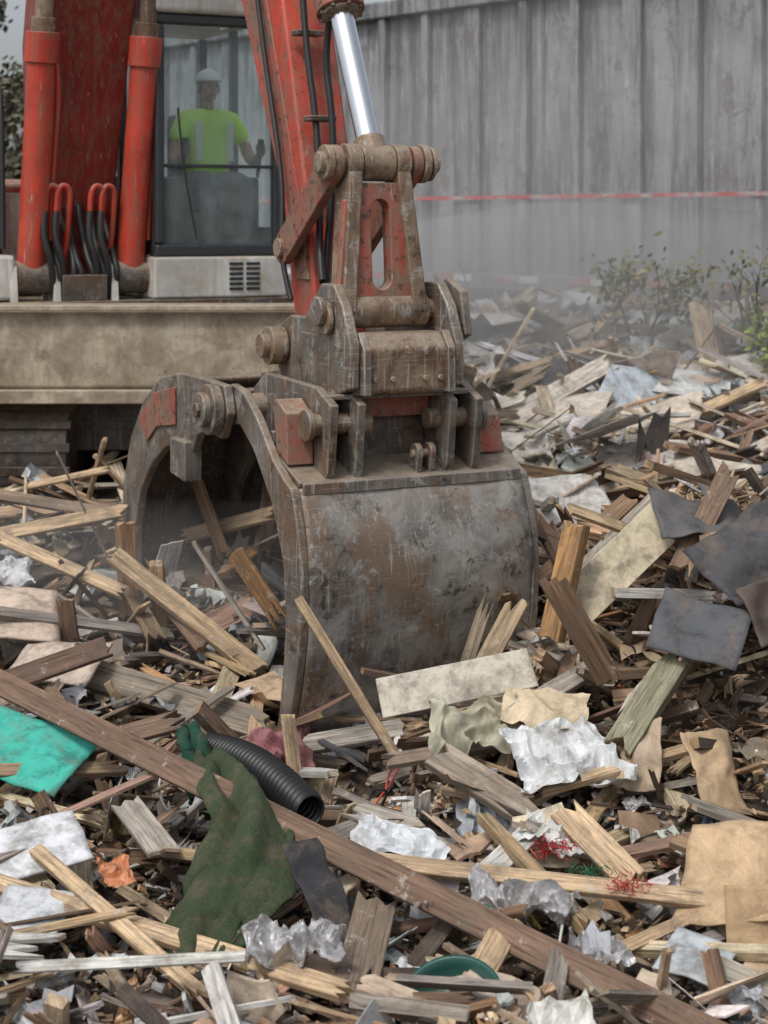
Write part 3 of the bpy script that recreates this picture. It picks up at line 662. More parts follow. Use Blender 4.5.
tube('stick_hose', [(-.19, 1.1, 4.2), (-.19, .95, 3.7), (-.19, .75, 3.2), (-.2, .65, 2.9), (-.24, .60, 2.6), (-.22, .5, 2.4)], .014, m_rub, EX)
for z, y in ((3.75, .66), (3.3, .5), (3.0, .42)): box('hose_clamp', (-.13, y-.03, z), (0.02, y+.06, z+.03), m_dark, EX)
loft('boom', [(-.16, 4.9, 2.35, .22, .20), (-.16, 4.82, 2.9, .24, .30), (-.16, 4.68, 4.0, .30, .36), (-.15, 4.25, 5.3, .30, .40), (-.1, 3.3, 6.4, .28, .38), (0, 2.2, 6.75, .22, .25), (0, 1.75, 6.55, .2, .18)], m_redd, EX, .02)
for s_, xb, xt in (('left', -.58, -.50), ('right', .13, .26)):
    p0 = Vector((xb, 4.28, 2.46)); p1 = Vector((xt, 4.02, 5.3)); d = (p1-p0)
    cyl('boom_cylinder_'+s_, p0, p0+d*.56, .10, m_redc, EX, 40)
    cyl('boom_cylinder_collar_'+s_, p0+d*.50, p0+d*.575, .118, m_redc, EX)
    cyl('boom_cylinder_gland_'+s_, p0+d*.575, p0+d*.61, .085, m_brown, EX)
    cyl('boom_cylinder_rod_'+s_, p0+d*.61, p1, .062, m_brown, EX)
    cyl('boom_cylinder_eye_'+s_, p0+Vector((-.12, 0, -.06)), p0+Vector((.12, 0, -.06)), .12, m_dark, EX)
    tube('cylinder_pipe_'+s_, [p0+Vector((.12, -.05, .2)), p0+Vector((.13, -.05, .6)), p0+d*.45+Vector((.13, -.05, 0)), p0+d*.52+Vector((.08, -.05, 0))], .016, m_redc, EX)
    for sx in (-.15, .15): prism('cylinder_lug_'+s_, [(4.12, 2.2), (4.5, 2.2), (4.42, 2.5), (4.28, 2.56), (4.16, 2.48)], xb+sx-.025, xb+sx+.025, m_white, EX)
for x in (-.44, -.36, -.12, -.04):
    tube('hydraulic_pipe', [(x-.07, 4.18, 2.86), (x-.07, 4.18, 2.98), (x-.03, 4.18, 3.05), (x+.03, 4.18, 3.02), (x+.03, 4.2, 2.9), (x+.02, 4.25, 2.6), (x, 4.35, 2.3)], .02, m_redc, EX)
    tube('hydraulic_hose', [(x-.07, 4.18, 2.86), (x-.1, 4.15, 2.7), (x-.03, 4.12, 2.5), (x, 4.2, 2.25)], .024, m_rub, EX)
for i in range(6):
    x = -.42+.08*i; tube('base_hose', [(x, 4.5, 2.9), (x+R.uniform(-.05, .05), 4.25, 2.6), (x+.02, 4.1, 2.38), (x, 4.3, 2.25)], .024, m_rub, EX)
box('valve_block', (-.40, 4.12, 2.24), (-.08, 4.35, 2.42), m_dark, EX)
box('chassis_front_wall', (-.75, 5.0, 2.26), (.2, 5.2, 3.0), m_white, EX)
box('deck', (-1.7, 4.06, 2.12), (1.3, 7.6, 2.24), m_dark, EX)
box('engine_hood', (-1.75, 4.75, 2.25), (-.66, 7.2, 3.55), m_black, EX, bevel=.05)
box('tool_box', (-1.7, 4.15, 2.25), (-.72, 4.7, 2.56), m_white, EX, bevel=.03)
box('engine_cover', (-.62, 5.95, 2.25), (1.25, 7.2, 3.1), m_redd, EX, bevel=.05)
prism('counterweight', [(7.1, 1.95), (7.7, 2.0), (7.95, 2.4), (7.9, 3.0), (7.6, 3.15), (7.1, 3.15)], -1.7, 1.3, m_red, EX, .04)
cyl('slew_ring', (-.2, 5.8, 1.6), (-.2, 5.8, 2.12), .7, m_dark, EX, 48)
tube('handrail', [(-.75, 4.4, 2.6), (-.75, 4.4, 3.6), (-.75, 4.6, 3.8), (-.75, 5.3, 3.8), (-.75, 5.4, 3.5)], .02, m_black, EX)
# --- cab
X0, X1, Y0, Y1 = .26, 1.22, 4.10, 5.75
box('cab_base', (X0-.02, Y0-.04, 2.245), (X1+.03, Y1, 2.54), m_white, EX, bevel=.02)
box('cab_floor', (X0+.02, Y0+.02, 2.541), (X1-.02, Y1-.02, 2.56), m_black, EX)
box('cab_roof_front', (X0-.02, Y0-.06, 4.27), (X1+.02, Y0+.22, 4.44), m_white, EX, bevel=.04)
box('cab_roof_rear', (X0-.02, Y0+.95, 4.27), (X1+.02, Y1, 4.44), m_white, EX, bevel=.04)
box('cab_roof_side', (X0-.02, Y0+.222, 4.27), (X0+.12, Y0+.948, 4.435), m_white, EX, bevel=.01)
box('cab_roof_side', (X1-.12, Y0+.222, 4.27), (X1+.02, Y0+.948, 4.435), m_white, EX, bevel=.01)
pane('added_roof_light_glass', [(X0+.12, Y0+.222, 4.40), (X1-.12, Y0+.222, 4.40), (X1-.12, Y0+.948, 4.40), (X0+.12, Y0+.948, 4.40)], m_glass2, EX)  # glazed roof opening added to bring daylight into the cab
box('cab_sill', (X0, Y0-.015, 2.541), (X1, Y0+.07, 2.63), m_frame, EX, bevel=.02)
box('cab_header', (X0, Y0-.015, 4.19), (X1, Y0+.07, 4.268), m_frame, EX, bevel=.02)
for xa, xb in ((X0, X0+.065), (X1-.065, X1)):
    box('cab_front_post', (xa, Y0-.018, 2.632), (xb, Y0+.072, 4.188), m_frame, EX, bevel=.018)
    box('cab_rear_post', (xa, Y1-.09, 2.545), (xb, Y1-.005, 4.265), m_frame, EX)
    box('cab_mid_post', (xa+.004, Y0+.85, 2.545), (xb-.004, Y0+.93, 4.265), m_frame, EX)
box('windshield_split_bar', (X0+.066, Y0+.01, 3.175), (X1-.066, Y0+.04, 3.20), m_frame, EX, bevel=.004)
pane('windshield_glass', [(X0+.06, Y0+.025, 2.62), (X1-.06, Y0+.025, 2.62), (X1-.06, Y0+.025, 4.2), (X0+.06, Y0+.025, 4.2)], m_glass, EX)
box('cab_side_panel_left', (X0+.01, Y0+.073, 2.55), (X0+.04, Y1-.1, 3.0), m_frame, EX)
pane('cab_side_glass_left', [(X0+.023, Y0+.075, 3.0), (X0+.023, Y1-.1, 3.0), (X0+.023, Y1-.1, 4.26), (X0+.023, Y0+.075, 4.26)], m_glass2, EX)
box('cab_door_panel', (X1-.04, Y0+.073, 2.55), (X1-.01, Y1-.1, 2.75), m_frame, EX)
pane('cab_door_glass', [(X1-.023, Y0+.075, 2.75), (X1-.023, Y1-.1, 2.75), (X1-.023, Y1-.1, 4.26), (X1-.023, Y0+.075, 4.26)], m_glass2, EX)
box('cab_rear_panel', (X0+.07, Y1-.06, 2.55), (X1-.07, Y1-.03, 3.15), m_black, EX)
pane('cab_rear_glass', [(X0+.07, Y1-.045, 3.15), (X1-.07, Y1-.045, 3.15), (X1-.07, Y1-.045, 4.26), (X0+.07, Y1-.045, 4.26)], m_glass2, EX)
tube('wiper', [(X0+.3, Y0-.03, 2.66), (X0+.2, Y0-.03, 3.1), (X0+.16, Y0-.02, 3.6)], .008, m_black, EX)
for k in range(2):
    for i in range(6):
        x = .80+.13*k; z = 2.49-.036*i; box('vent_slat', (x, Y0-.050, z-.012), (x+.105, Y0-.038, z+.008), m_black, EX, bevel=.003)
tube('grab_rail', [(X1+.04, Y0+.1, 2.7), (X1+.09, Y0+.1, 2.8), (X1+.09, Y0+.1, 3.6), (X1+.04, Y0+.1, 3.7)], .014, m_black, EX)
SX = .87
box('seat_cushion', (SX-.24, 4.44, 2.86), (SX+.24, 4.98, 3.0), m_seat, EX, bevel=.05)
box('seat_base', (SX-.15, 4.55, 2.56), (SX+.15, 4.9, 2.86), m_black, EX)
box('seat_back', (SX-.22, 4.9, 2.95), (SX+.22, 5.03, 3.60), m_seat, EX, bevel=.05)
for x in (SX-.30, SX+.29):
    box('console', (x-.06, 4.45, 2.56), (x+.03, 4.9, 3.12), m_black, EX, bevel=.02)
    cyl('joystick', (x, 4.42, 3.12), (x, 4.36, 3.28), .014, m_black, EX); cyl('joystick_grip', (x, 4.362, 3.27), (x, 4.345, 3.40), .024, m_black, EX)
for x in (SX-.08, SX+.08): cyl('travel_lever', (x, 4.2, 2.56), (x, 4.22, 3.0), .012, m_black, EX)
# --- undercarriage
def wbox(n, a, b_, m, bv=.01): return box(n, a, b_, m, EX, world=True, bevel=bv)
prism('dozer_blade', [(11.18, 1.70), (11.14, 1.95), (11.18, 2.20), (11.5, 2.24), (11.62, 2.2), (11.6, 1.66), (11.3, 1.60)], -3.9, -.55, m_blade, EX, .02, world=True)
wbox('blade_top_lip', (-3.88, 11.10, 2.205), (-.56, 11.17, 2.245), m_blade)
wbox('blade_cutting_edge', (-3.9, 11.08, 1.60), (-.55, 11.17, 1.69), m_blade)
wbox('carbody', (-3.0, 11.8, 1.2), (-.9, 15, 1.62), m_dark)
for i, xc in enumerate((-2.55, -.85)):
    w = .42; r = .38; z = 1.2; ya, yb = 11.75, 15.4; pts = []
    for k in range(17): an = math.pi/2+math.pi*k/16; pts.append((ya+r*math.cos(an), z+r*math.sin(an)))
    for k in range(17): an = -math.pi/2+math.pi*k/16; pts.append((yb+r*math.cos(an), z+r*math.sin(an)))
    prism('crawler_track', pts, xc-w, xc+w, m_dark, EX, .005, world=True)
    per = []
    for k in range(8): an = math.pi/2+math.pi*(k+.5)/8; per.append((ya+r*math.cos(an), z+r*math.sin(an), an))
    for k in range(20): y = ya+(yb-ya)*(k+.5)/20; per += [(y, z+r, math.pi/2), (y, z-r, -math.pi/2)]
    for k in range(8): an = -math.pi/2+math.pi*(k+.5)/8; per.append((yb+r*math.cos(an), z+r*math.sin(an), an))
    for (y, zz, an) in per:
        c_ = Vector((xc, y, zz))+Vector((0, math.cos(an), math.sin(an)))*.02
        box('track_shoe', c_-Vector((w+.03, .012, .03)), c_+Vector((w+.03, .012, .03)), m_dark, EX, True, .004, rot=Euler((an, 0, 0)))

# ------------------------------------------------------------------ grapple
cheek = [(-.30, 2.02), (-.31, 2.22), (-.22, 2.40), (-.12, 2.50), (.02, 2.50), (.12, 2.40), (.22, 2.33), (.40, 2.33), (.58, 2.26), (.62, 2.14), (.52, 2.02), (.30, 1.97), (-.1, 1.97)]
prism('coupler_cheek_left', cheek, -.27, -.215, m_cast, GR, .012)
prism('coupler_cheek_right', cheek, .28, .335, m_cast, GR, .012)
cyl('coupler_left_hub', (-.275, -.08, 2.33), (-.30, -.08, 2.33), .07, m_brown, GR)
cyl('coupler_rear_pin', (-.40, .48, 2.175), (.42, .48, 2.175), .06, m_brown, GR)
cyl('coupler_rear_boss', (-.36, .48, 2.175), (-.275, .48, 2.175), .095, m_brown, GR)
cyl('coupler_rear_boss', (.34, .48, 2.175), (.40, .48, 2.175), .095, m_brown, GR)
prism('coupler_front_block', [(-.30, 2.0), (-.31, 2.20), (-.24, 2.27), (-.05, 2.27), (.1, 2.2), (.1, 2.02), (-.25, 1.98)], -.213, .278, m_brown, GR, .02)
for x in (-.19, .25): prism('coupler_rib', [(-.335, 1.99), (-.335, 2.2), (-.27, 2.28), (-.2, 2.27), (-.25, 1.99)], x-.02, x+.02, m_cast, GR, .006)
for x in (-.14, -.05, .12, .2): cyl('coupler_bolt', (x, -.305, 2.06), (x, -.325, 2.06), .016, m_brown, GR, 6)
prism('coupler_horn', [(-.25, 2.25), (-.2, 2.46), (-.05, 2.52), (.1, 2.42), (.14, 2.24), (0, 2.15)], .365, .41, m_cast, GR, .01)
head = [(-.30, 1.95), (-.12, 2.02), (.50, 2.04), (.66, 1.95), (.66, 1.78), (.45, 1.62), (.05, 1.60), (-.22, 1.58), (-.26, 1.64)]
for x in (-.34, -.20, .28, .42): prism('head_cheek', head, x-.022, x+.022, m_cast, GR, .008)
prism('head_core', [(-.05, 1.64), (-.02, 1.93), (.5, 1.98), (.6, 1.7), (.3, 1.6)], -.177, .257, m_dark, GR, .01)
box('head_red_plate', (-.175, -.09, 1.86), (.255, -.052, 1.985), m_reddirty, GR)
box('head_top_plate', (-.36, -.22, 1.965), (.44, .5, 1.99), m_cast, GR)
cyl('head_pin', (-.42, -.16, 1.85), (-.10, -.16, 1.85), .05, m_brown, GR); cyl('head_pin', (.20, -.16, 1.85), (.49, -.16, 1.85), .05, m_brown, GR)
for x in (-.42, .49): cyl('head_pin_cap', (x-.015, -.16, 1.85), (x+.015, -.16, 1.85), .075, m_cast, GR)
prism('head_gusset_red_left', [(-.12, 1.66), (.02, 1.72), (.06, 1.94), (.02, 1.96), (-.10, 1.90)], -.50, -.366, m_reddirty, GR)
prism('head_gusset_red_right', [(-.12, 1.66), (.02, 1.72), (.06, 1.88), (.02, 1.90), (-.08, 1.84)], .445, .655, m_reddirty, GR)
FO = [(-.245, 1.57), (-.30, 1.45), (-.345, 1.30), (-.36, 1.12), (-.345, .92), (-.29, .70), (-.21, .50), (-.10, .33)]
def jaw_shell(name, prof, x0, x1, th, mat, parent, sub=5, dx=.0):
    pts = []
    for i in range(len(prof)-1):
        for k in range(sub):
            t = k/sub; p0 = prof[max(0, i-1)]; p1 = prof[i]; p2 = prof[i+1]; p3 = prof[min(len(prof)-1, i+2)]
            q = [.5*((2*p1[j])+(-p0[j]+p2[j])*t+(2*p0[j]-5*p1[j]+4*p2[j]-p3[j])*t*t+(-p0[j]+3*p1[j]-3*p2[j]+p3[j])*t**3) for j in (0, 1)]
            pts.append(q)
    pts.append(prof[-1]); nx_ = 40; v = []; f = []; m = len(pts)
    for j, (y, z) in enumerate(pts):
        for i in range(nx_+1):
            x = x0+(x1-x0)*i/nx_+dx*(j/m)*(i/nx_); dn = .012*noise.noise(Vector((x*4, z*4, y*4)))+.004*noise.noise(Vector((x*12, z*12, y*4)))
            v.append((x, y+dn, z))
    for j in range(m-1):
        for i in range(nx_): a = j*(nx_+1)+i; f.append((a, a+1, a+nx_+2, a+nx_+1))
    o = mesh(name, v, f, mat, parent, smooth=True); s = o.modifiers.new('s', 'SOLIDIFY'); s.thickness = th; s.offset = 0
    return o
jaw_shell('front_jaw_shell', FO, -.50, .66, .035, m_steel, GR, dx=.03)
FC = [(.50, 1.99), (.34, 1.97), (.16, 1.86), (-.05, 1.68), (-.20, 1.60), (-.262, 1.58), (-.32, 1.45), (-.365, 1.30), (-.38, 1.12), (-.365, .92), (-.31, .70), (-.23, .50), (-.11, .31),
      (-.06, .35), (-.13, .55), (-.18, .80), (-.20, 1.0), (-.165, 1.24), (-.03, 1.48), (.2, 1.70), (.38, 1.80), (.52, 1.79), (.62, 1.85), (.62, 1.94)]
prism('front_jaw_cheek_left', FC, -.545, -.50, m_cast, GR, .010)
prism('front_jaw_cheek_right', FC, .662, .705, m_cast, GR, .010)
prism('front_jaw_rib', [(a_[0]*.9+.03, a_[1]) for a_ in FC], .05, .09, m_dark, GR, .005)
prism('front_jaw_shelf', [(-.262, 1.60), (.22, 1.765), (.22, 1.725), (-.23, 1.55)], -.498, .660, m_cast, GR, .006)
box('front_jaw_rim', (-.49, -.285, 1.545), (.655, -.262, 1.60), m_cast, GR, bevel=.01)
box('shelf_bar', (-.49, .08, 1.74), (.65, .12, 1.80), m_cast, GR)
for x in (.12, .19): bar('lifting_lug', (-.20, 1.62), (-.22, 1.70), x-.016, x+.016, .045, m_cast, GR)
cyl('lug_pin', (.09, -.22, 1.695), (.22, -.22, 1.695), .02, m_brown, GR)
box('cutting_edge', (-.5, -.13, .30), (.68, -.08, .42), m_dark, GR)
RO = [(.45, 1.99), (.75, 2.0), (1.1, 2.0), (1.42, 1.95), (1.72, 1.80), (1.96, 1.56), (2.10, 1.28), (2.12, 1.0), (2.04, .74), (1.90, .52)]
RI = [(1.80, .56), (1.88, .80), (1.88, 1.05), (1.78, 1.28), (1.58, 1.46), (1.34, 1.58), (1.10, 1.62), (.92, 1.60), (.84, 1.70), (.70, 1.74), (.5, 1.72), (.40, 1.85)]
prism('rear_jaw_cheek_left', RO+RI, -.60, -.55, m_cast, GR, .012)
prism('rear_jaw_cheek_right', RO+RI, .60, .65, m_cast, GR, .012)
prism('rear_jaw_mid_rib', RO+RI, -.02, .03, m_dark, GR, .01)
jaw_shell('rear_jaw_shell', [(p[0]-.03, p[1]-.02) for p in RO[3:]], -.55, .60, .035, m_dark, GR)
prism('rear_jaw_edge', [(1.85, .5), (1.95, .5), (2.06, .72), (2.0, .8), (1.9, .75)], -.552, .602, m_cast, GR)
cyl('jaw_hinge_tube', (-.66, .54, 1.865), (.72, .54, 1.865), .07, m_brown, GR)
for a_, b2, r in [(-.66, -.605, .125), (-.70, -.66, .085), (.71, .76, .12)]: cyl('jaw_hinge_boss', (a_, .54, 1.865), (b2, .54, 1.865), r, m_cast, GR)
cyl('jaw_hinge_bolt', (-.72, .54, 1.865), (-.70, .54, 1.865), .04, m_dark, GR, 6)
prism('rear_jaw_stop', [(.92, 1.45), (1.15, 1.47), (1.15, 1.66), (.92, 1.66)], -.64, -.54, m_cast, GR, .012)
prism('rear_jaw_red_stiffener', [(1.15, 1.72), (1.45, 1.68), (1.62, 1.58), (1.75, 1.70), (1.5, 1.86), (1.15, 1.92)], -.615, -.602, m_reddirty, GR, .004)
cyl('jaw_cylinder', (.0, .3, 1.75), (.0, 1.4, 1.72), .07, m_dark, GR)
box('rear_jaw_crossbar', (-.55, 1.0, 1.76), (.6, 1.14, 1.9), m_dark, GR)

# ------------------------------------------------------------------ operator
m_skin = simple('skin', (.36, .21, .14), .6, 0, .1); m_vest = simple('hivis_shirt', (.52, .92, .06), .8, 0, .12)
m_jean = simple('trousers', (.16, .19, .23), .9); m_cap = simple('hard_hat_white', (.8, .8, .79), .4); m_silver = simple('reflective_tape', (.7, .7, .68), .4)
m_eye = simple('eye_dark', (.02, .015, .01), .3); m_boot = simple('boot_leather', (.05, .035, .025), .7)
OP = empty('excavator_operator', MM @ Matrix.Translation((SX, 4.70, 3.01)) @ Matrix.Scale(1.04, 4))
def skin(name, verts, edges, radii, mat, parent, root=0, sub=2):
    me = bpy.data.meshes.new(name); me.from_pydata(verts, edges, []); me.materials.append(mat)
    o = bpy.data.objects.new(name, me); link(o, parent)
    sk = o.modifiers.new('skin', 'SKIN'); sk.use_smooth_shade = True
    if not me.skin_vertices:
        bm = bmesh.new(); bm.from_mesh(me); bm.verts.layers.skin.verify(); bm.to_mesh(me); bm.free()
    for i, r in enumerate(radii):
        me.skin_vertices[0].data[i].radius = r if isinstance(r, tuple) else (r, r); me.skin_vertices[0].data[i].use_root = (i == root)
    s = o.modifiers.new('sub', 'SUBSURF'); s.levels = sub; s.render_levels = sub
    return o
tv = [(0, 0, .08), (0, .02, .22), (0, .02, .38), (0, 0, .50), (0, -.02, .60), (-.18, 0, .51), (.18, 0, .51), (-.26, -.06, .35), (.26, -.06, .35)]
skin('hivis_torso', tv, [(0, 1), (1, 2), (2, 3), (3, 4), (3, 5), (3, 6), (5, 7), (6, 8)], [(.18, .13), (.17, .125), (.20, .13), (.16, .11), (.06, .06), (.085, .085), (.085, .085), (.068, .068), (.068, .068)], m_vest, OP)
for sx in (-1, 1):
    skin('arm', [(sx*.255, -.05, .37), (sx*.29, -.10, .24), (sx*.29, -.20, .22), (sx*.285, -.285, .255)], [(0, 1), (1, 2), (2, 3)], [.05, .045, .038, .028], m_skin, OP)
    skin('palm', [(sx*.285, -.28, .255), (sx*.283, -.325, .28), (sx*.283, -.345, .30)], [(0, 1), (1, 2)], [(.028, .02), (.04, .022), (.036, .02)], m_skin, OP)
    for k in range(4):
        z = .325-.021*k; q = (.95, 1.0, .95, .8)[k]
        skin('finger_%d' % (k+1), [(sx*.283, -.335, z-.01), (sx*.300, -.370*q-.0, z), (sx*.283, -.385, z+.002), (sx*.262, -.372, z), (sx*.258, -.355, z)], [(0, 1), (1, 2), (2, 3), (3, 4)], [.0095, .0095, .009, .0085, .008], m_skin, OP, 0, 1)
    skin('thumb', [(sx*.275, -.30, .29), (sx*.255, -.32, .315), (sx*.255, -.335, .34)], [(0, 1), (1, 2)], [.012, .011, .009], m_skin, OP, 0, 1)
    skin('leg', [(sx*.09, 0, .06), (sx*.12, -.25, .07), (sx*.14, -.40, .06), (sx*.14, -.40, -.15), (sx*.14, -.36, -.36)], [(0, 1), (1, 2), (2, 3), (3, 4)], [.10, .085, .07, .058, .05], m_jean, OP)
    skin('boot', [(sx*.14, -.34, -.38), (sx*.14, -.40, -.40), (sx*.145, -.52, -.405)], [(0, 1), (1, 2)], [(.05, .05), (.05, .035), (.045, .025)], m_boot, OP)
    box('reflective_strap', (sx*.12-.022, -.152, .22), (sx*.12+.022, -.142, .50), m_silver, OP, bevel=.004)
skin('neck', [(0, -.01, .58), (0, -.02, .68)], [(0, 1)], [.055, .05], m_skin, OP)
def ell(name, c, r, mat, n=24, cut=None):
    v = []; f = []; m = 14
    for j in range(m+1):
        ph = math.pi*j/m
        for i in range(n):
            a = 2*math.pi*i/n; v.append((c[0]+r[0]*math.sin(ph)*math.cos(a), c[1]+r[1]*math.sin(ph)*math.sin(a), c[2]+(max(cut, math.cos(ph)) if cut is not None else math.cos(ph))*r[2]))
    for j in range(m):
        for i in range(n): k = (i+1) % n; f.append((j*n+i, j*n+k, (j+1)*n+k, (j+1)*n+i))
    return mesh(name, v, f, mat, OP, smooth=True)
skin('head', [(0, -.03, .655), (0, -.04, .70), (0, -.025, .76), (0, -.015, .82)], [(0, 1), (1, 2), (2, 3)], [(.042, .05), (.062, .075), (.074, .09), (.066, .08)], m_skin, OP)
skin('nose', [(0, -.125, .765), (0, -.142, .735)], [(0, 1)], [.010, .014], m_skin, OP, 0, 1)
for sx in (-1, 1):
    ell('ear', (sx*.078, -.01, .75), (.012, .02, .032), m_skin); ell('eye', (sx*.03, -.112, .765), (.012, .008, .007), m_eye)
ell('mouth', (0, -.112, .703), (.024, .008, .006), simple('lips', (.25, .08, .07), .5))
ell('hair', (0, .0, .765), (.081, .09, .085), simple('hair', (.03, .02, .015), .8))
ell('cap_crown', (0, -.015, .80), (.092, .108, .095), m_cap, cut=0.)
ell('cap_peak', (0, -.105, .80), (.075, .075, .010), m_cap)

# ------------------------------------------------------------------ trailer
m_tr, nt, b = newmat('weathered_grey_steel'); co = objco(nt)
c = mix(nt, ramp(nt, noise_tex(nt, co, .9, 6, .6, .5), [(.35, 0.), (.65, 1.)]), (.22, .225, .235), (.35, .36, .375))
c = mix(nt, ramp(nt, noise_tex(nt, mapping(nt, co, (5, 5, .40)), 1, 6, .7, .3), [(.44, 0.), (.60, .9)]), c, (.10, .10, .11))
c = mix(nt, ramp(nt, noise_tex(nt, mapping(nt, co, (10, 10, 1.)), 1.7, 6, .75, .3), [(.55, 0.), (.66, .6)]), c, (.52, .52, .53))
c = mix(nt, ramp(nt, noise_tex(nt, mapping(nt, co, (2.2, 2.2, 1.3)), 1.3, 6, .8, .4), [(.55, 0.), (.60, .7)]), c, (.14, .12, .105))
L(nt, c, b.inputs['Base Color']); b.inputs['Roughness'].default_value = .6; b.inputs['Metallic'].default_value = .15; bump(nt, b, noise_tex(nt, co, 5, 6), .5, .04)
def worn(name, col):
    m, nt, b = newmat(name); co = objco(nt)
    L(nt, mix(nt, ramp(nt, noise_tex(nt, co, 3.5, 6, .7), [(.50, 0.), (.58, 1.)]), col, (.45, .36, .35)), b.inputs['Base Color']); b.inputs['Roughness'].default_value = .6; return m
m_rt = worn('red_reflector', (.50, .05, .045)); m_wt = simple('white_reflector', (.75, .75, .73), .5)
tang = math.atan2(-1.146, 1)
TM = Matrix.Translation((-.31, 22, 0)) @ Matrix.Rotation(tang, 4, 'Z')
TR = empty('dump_trailer', TM)
LA, LB = -6.4, 10.5
box('side_wall', (LA, .06, 2.15), (LB, .12, 5.50), m_tr, TR)
box('far_side_wall', (LA, 2.40, 2.15), (LB, 2.46, 5.50), m_tr, TR)
box('front_wall', (LB-.06, .121, 2.15), (LB, 2.399, 5.45), m_tr, TR); box('tail_gate', (LA, .121, 2.15), (LA+.06, 2.399, 5.45), m_tr, TR)
box('floor', (LA+.061, .121, 2.15), (LB-.061, 2.399, 2.25), m_dark, TR)
box('top_rail', (LA, -.08, 5.36), (LB, .17, 5.58), m_tr, TR, bevel=.03)
box('bottom_rail', (LA, -.08, 1.98), (LB, .16, 2.17), m_tr, TR, bevel=.02)
x = LA+.1; k = 0
while x < LB-.2:
    w = (.12, .26, .12)[k % 3]
    box('side_post', (x, (-.04, -.02, -.05)[k % 3], 2.172), (x+w, .058, 5.358), m_tr, TR, bevel=.02); x += (.75, .95, .80)[k % 3]; k += 1
box('mid_strip', (LA, -.06, 3.045), (LB, -.051, 3.09), m_rt, TR, bevel=.002)
x = LA+.2
while x < LB-.6:
    box('reflector_red', (x, -.092, 2.07), (x+.34, -.082, 2.15), m_rt, TR, bevel=.002); box('reflector_white', (x+.36, -.092, 2.07), (x+.66, -.082, 2.15), m_wt, TR, bevel=.002)
    x += 1.1
for y in (.7, 1.8): box('chassis_beam', (LA+.3, y-.08, 1.55), (LB-.3, y+.08, 1.98), m_dark, TR)
for x in (-4.6, -3.3, 7.5):
    for y in (.35, 2.15): cyl('wheel', (x, y-.16, .98), (x, y+.16, .98), .55, m_rub, TR, 40, bevel=.04); cyl('wheel_rim', (x, y-.17, .98), (x, y+.17, .98), .28, m_dark, TR)
    cyl('axle', (x, .2, .98), (x, 2.3, .98), .07, m_dark, TR)

# ------------------------------------------------------------------ plants
def leafmat(name, c1, c2):
    m, nt, b = newmat(name); g = N(nt, 'ShaderNodeNewGeometry')
    L(nt, mix(nt, g.outputs['Random Per Island'], c1, c2), b.inputs['Base Color']); b.inputs['Roughness'].default_value = .7; return m
m_leaf = leafmat('sapling_leaves', (.07, .085, .03), (.20, .19, .07)); m_leafd = leafmat('tree_leaves', (.04, .045, .025), (.11, .10, .06))
m_bark = simple('bark', (.07, .05, .04), .9)
def plant(name, base, h, spread, nb, leaves, lsz, mleaf, r0=.012, levels=2, stems=1):
    E = empty(name, Matrix.Translation(base)); lv = []; lf = []; segs = []
    def grow(p, d, l, r, lev):
        pts = [p]; n = 5
        for i in range(n):
            d = (d+Vector((R.gauss(0, .14), R.gauss(0, .14), R.gauss(.03, .08)))).normalized(); p = p+d*l/n; pts.append(p)
        segs.append((pts, r, r*.35))
        if lev > 0:
            for _ in range(nb):
                q = pts[R.randint(2, n)]; dd = (d+Vector((R.gauss(0, spread), R.gauss(0, spread), R.gauss(.1, .35)))).normalized(); grow(q, dd, l*R.uniform(.3, .55), r*.5, lev-1)
        if lev <= 1:
            for q in pts[1:]:
                for _ in range(leaves):
                    c_ = q+Vector((R.gauss(0, 1), R.gauss(0, 1), R.gauss(0, 1)))*lsz*1.0
                    a = Vector((R.gauss(0, 1), R.gauss(0, 1), R.gauss(0, 1))).normalized()*lsz*R.uniform(.6, 1.2); s = a.orthogonal().normalized()*lsz*.3; k = len(lv)
                    lv.extend([c_-a*.5, c_+s, c_+a*.5, c_-s]); lf.append((k, k+1, k+2, k+3))
    for _ in range(stems): grow(Vector((0, 0, 0)), Vector((R.gauss(0, .22), R.gauss(0, .2), 1)).normalized(), h*R.uniform(.8, 1), r0, levels)
    v = []; f = []
    for pts, ra, rb in segs:
        k0 = len(v)
        for i, p in enumerate(pts):
            r = ra+(rb-ra)*i/(len(pts)-1)
            for a in range(6): an = a*math.pi/3; v.append(p+Vector((math.cos(an)*r, math.sin(an)*r, 0)))
        for i in range(len(pts)-1):
            for a in range(6): b2 = (a+1) % 6; f.append((k0+6*i+a, k0+6*i+b2, k0+6*i+6+b2, k0+6*i+6+a))
    mesh('branches', v, f, m_bark, E, smooth=True); mesh('leaves', lv, lf, mleaf, E)
plant('sapling', (2.22, 15.2, 1.45), .95, .7, 4, 2, .09, m_leaf, .018, 2, 2)
plant('sapling', (3.22, 14.6, 1.45), .95, .6, 3, 1, .08, m_leaf, .018, 2, 3)
plant('weed_clump', (3.22, 14.2, 1.45), .40, .9, 3, 5, .08, leafmat('weed_leaves', (.12, .18, .03), (.28, .34, .08)), .006, 1, 4)
for x_, y_ in ((-8.5, 30), (-6.6, 27), (-11, 34), (-4.5, 38), (-15, 36), (-2, 40)):
    plant('tree', (x_, y_, 0), 5.5, .6, 5, 10, .22, m_leafd, .22, 3)
plant('tree', (-5.0, 21.5, 0), 4.2, .7, 5, 5, .12, m_leafd, .12, 3)

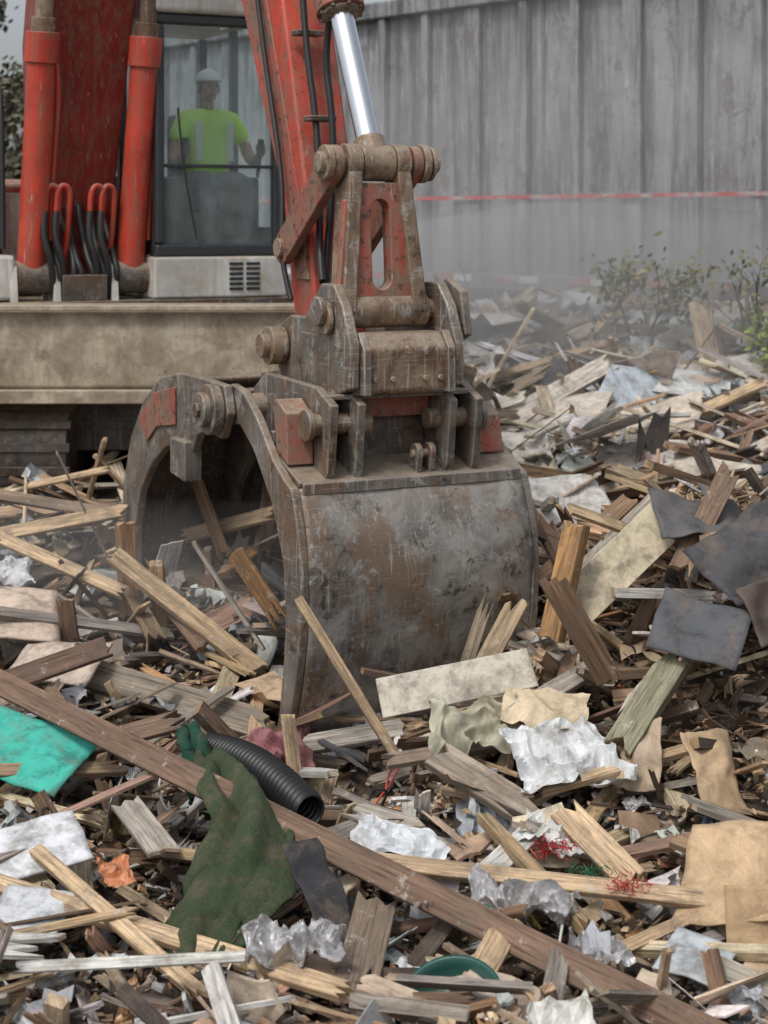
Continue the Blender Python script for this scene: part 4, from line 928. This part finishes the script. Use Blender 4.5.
# ------------------------------------------------------------------ dust
def dust(name, c, r, dens):
    m = bpy.data.materials.new(name+'_mat'); m.use_nodes = True; nt = m.node_tree; nt.nodes.clear()
    out = N(nt, 'ShaderNodeOutputMaterial'); vs = N(nt, 'ShaderNodeVolumeScatter'); vs.inputs['Color'].default_value = (1., .99, .97, 1); vs.inputs['Density'].default_value = dens
    L(nt, vs.outputs[0], out.inputs['Volume'])
    v = []; f = []; n = 32; mm = 16
    for j in range(mm+1):
        ph = math.pi*j/mm
        for i in range(n):
            a = 2*math.pi*i/n; d = Vector((math.sin(ph)*math.cos(a), math.sin(ph)*math.sin(a), math.cos(ph))); k = 1+.25*noise.noise(d*1.5+Vector(c))
            v.append((c[0]+r[0]*d.x*k, c[1]+r[1]*d.y*k, c[2]+r[2]*d.z*k))
    for j in range(mm):
        for i in range(n): q = (i+1) % n; f.append((j*n+i, j*n+q, (j+1)*n+q, (j+1)*n+i))
    mesh(name, v, f, m, smooth=True)
dust('dust_cloud', (2.4, 16.8, 2.4), (5.4, 3.6, 2.6), .07)
dust('dust_cloud', (1.9, 16.0, 1.95), (3.0, 2.4, 1.15), .25)
dust('dust_cloud', (-1.5, 9.2, .85), (1.7, 1.0, .42), .13)

# ------------------------------------------------------------------ world, sun, camera
w = bpy.data.worlds.new('World'); scene.world = w; w.use_nodes = True; nt = w.node_tree
bg = nt.nodes['Background']; sky = N(nt, 'ShaderNodeTexSky'); sky.sky_type = 'NISHITA'; sky.sun_disc = False
SE, SA = 58, 215
sky.sun_elevation = rad(SE); sky.sun_rotation = rad(SA); sky.dust_density = 4.
hs = N(nt, 'ShaderNodeHueSaturation'); hs.inputs['Saturation'].default_value = .35
L(nt, sky.outputs[0], hs.inputs['Color']); L(nt, hs.outputs[0], bg.inputs['Color']); bg.inputs['Strength'].default_value = .14
sl = bpy.data.lights.new('sun', 'SUN'); sl.energy = 1.5; sl.angle = rad(12); sl.color = (1, .96, .90)
so = bpy.data.objects.new('sun', sl); scene.collection.objects.link(so)
d = Vector((math.sin(rad(SA))*math.cos(rad(SE)), math.cos(rad(SA))*math.cos(rad(SE)), math.sin(rad(SE))))
so.rotation_euler = d.to_track_quat('Z', 'Y').to_euler()
cam = bpy.data.cameras.new('camera'); co_ = bpy.data.objects.new('camera', cam); scene.collection.objects.link(co_)
co_.location = (0, 0, 2.8); co_.rotation_euler = (rad(90), 0, 0)
cam.sensor_fit = 'VERTICAL'; cam.sensor_height = 36; cam.lens = 59.77; cam.shift_y = -.285; cam.clip_end = 2000
cam.dof.use_dof = True; cam.dof.focus_distance = 7.2; cam.dof.aperture_fstop = 3.5
scene.camera = co_
scene.view_settings.view_transform = 'Standard'; scene.view_settings.look = 'None'; scene.view_settings.exposure = 0
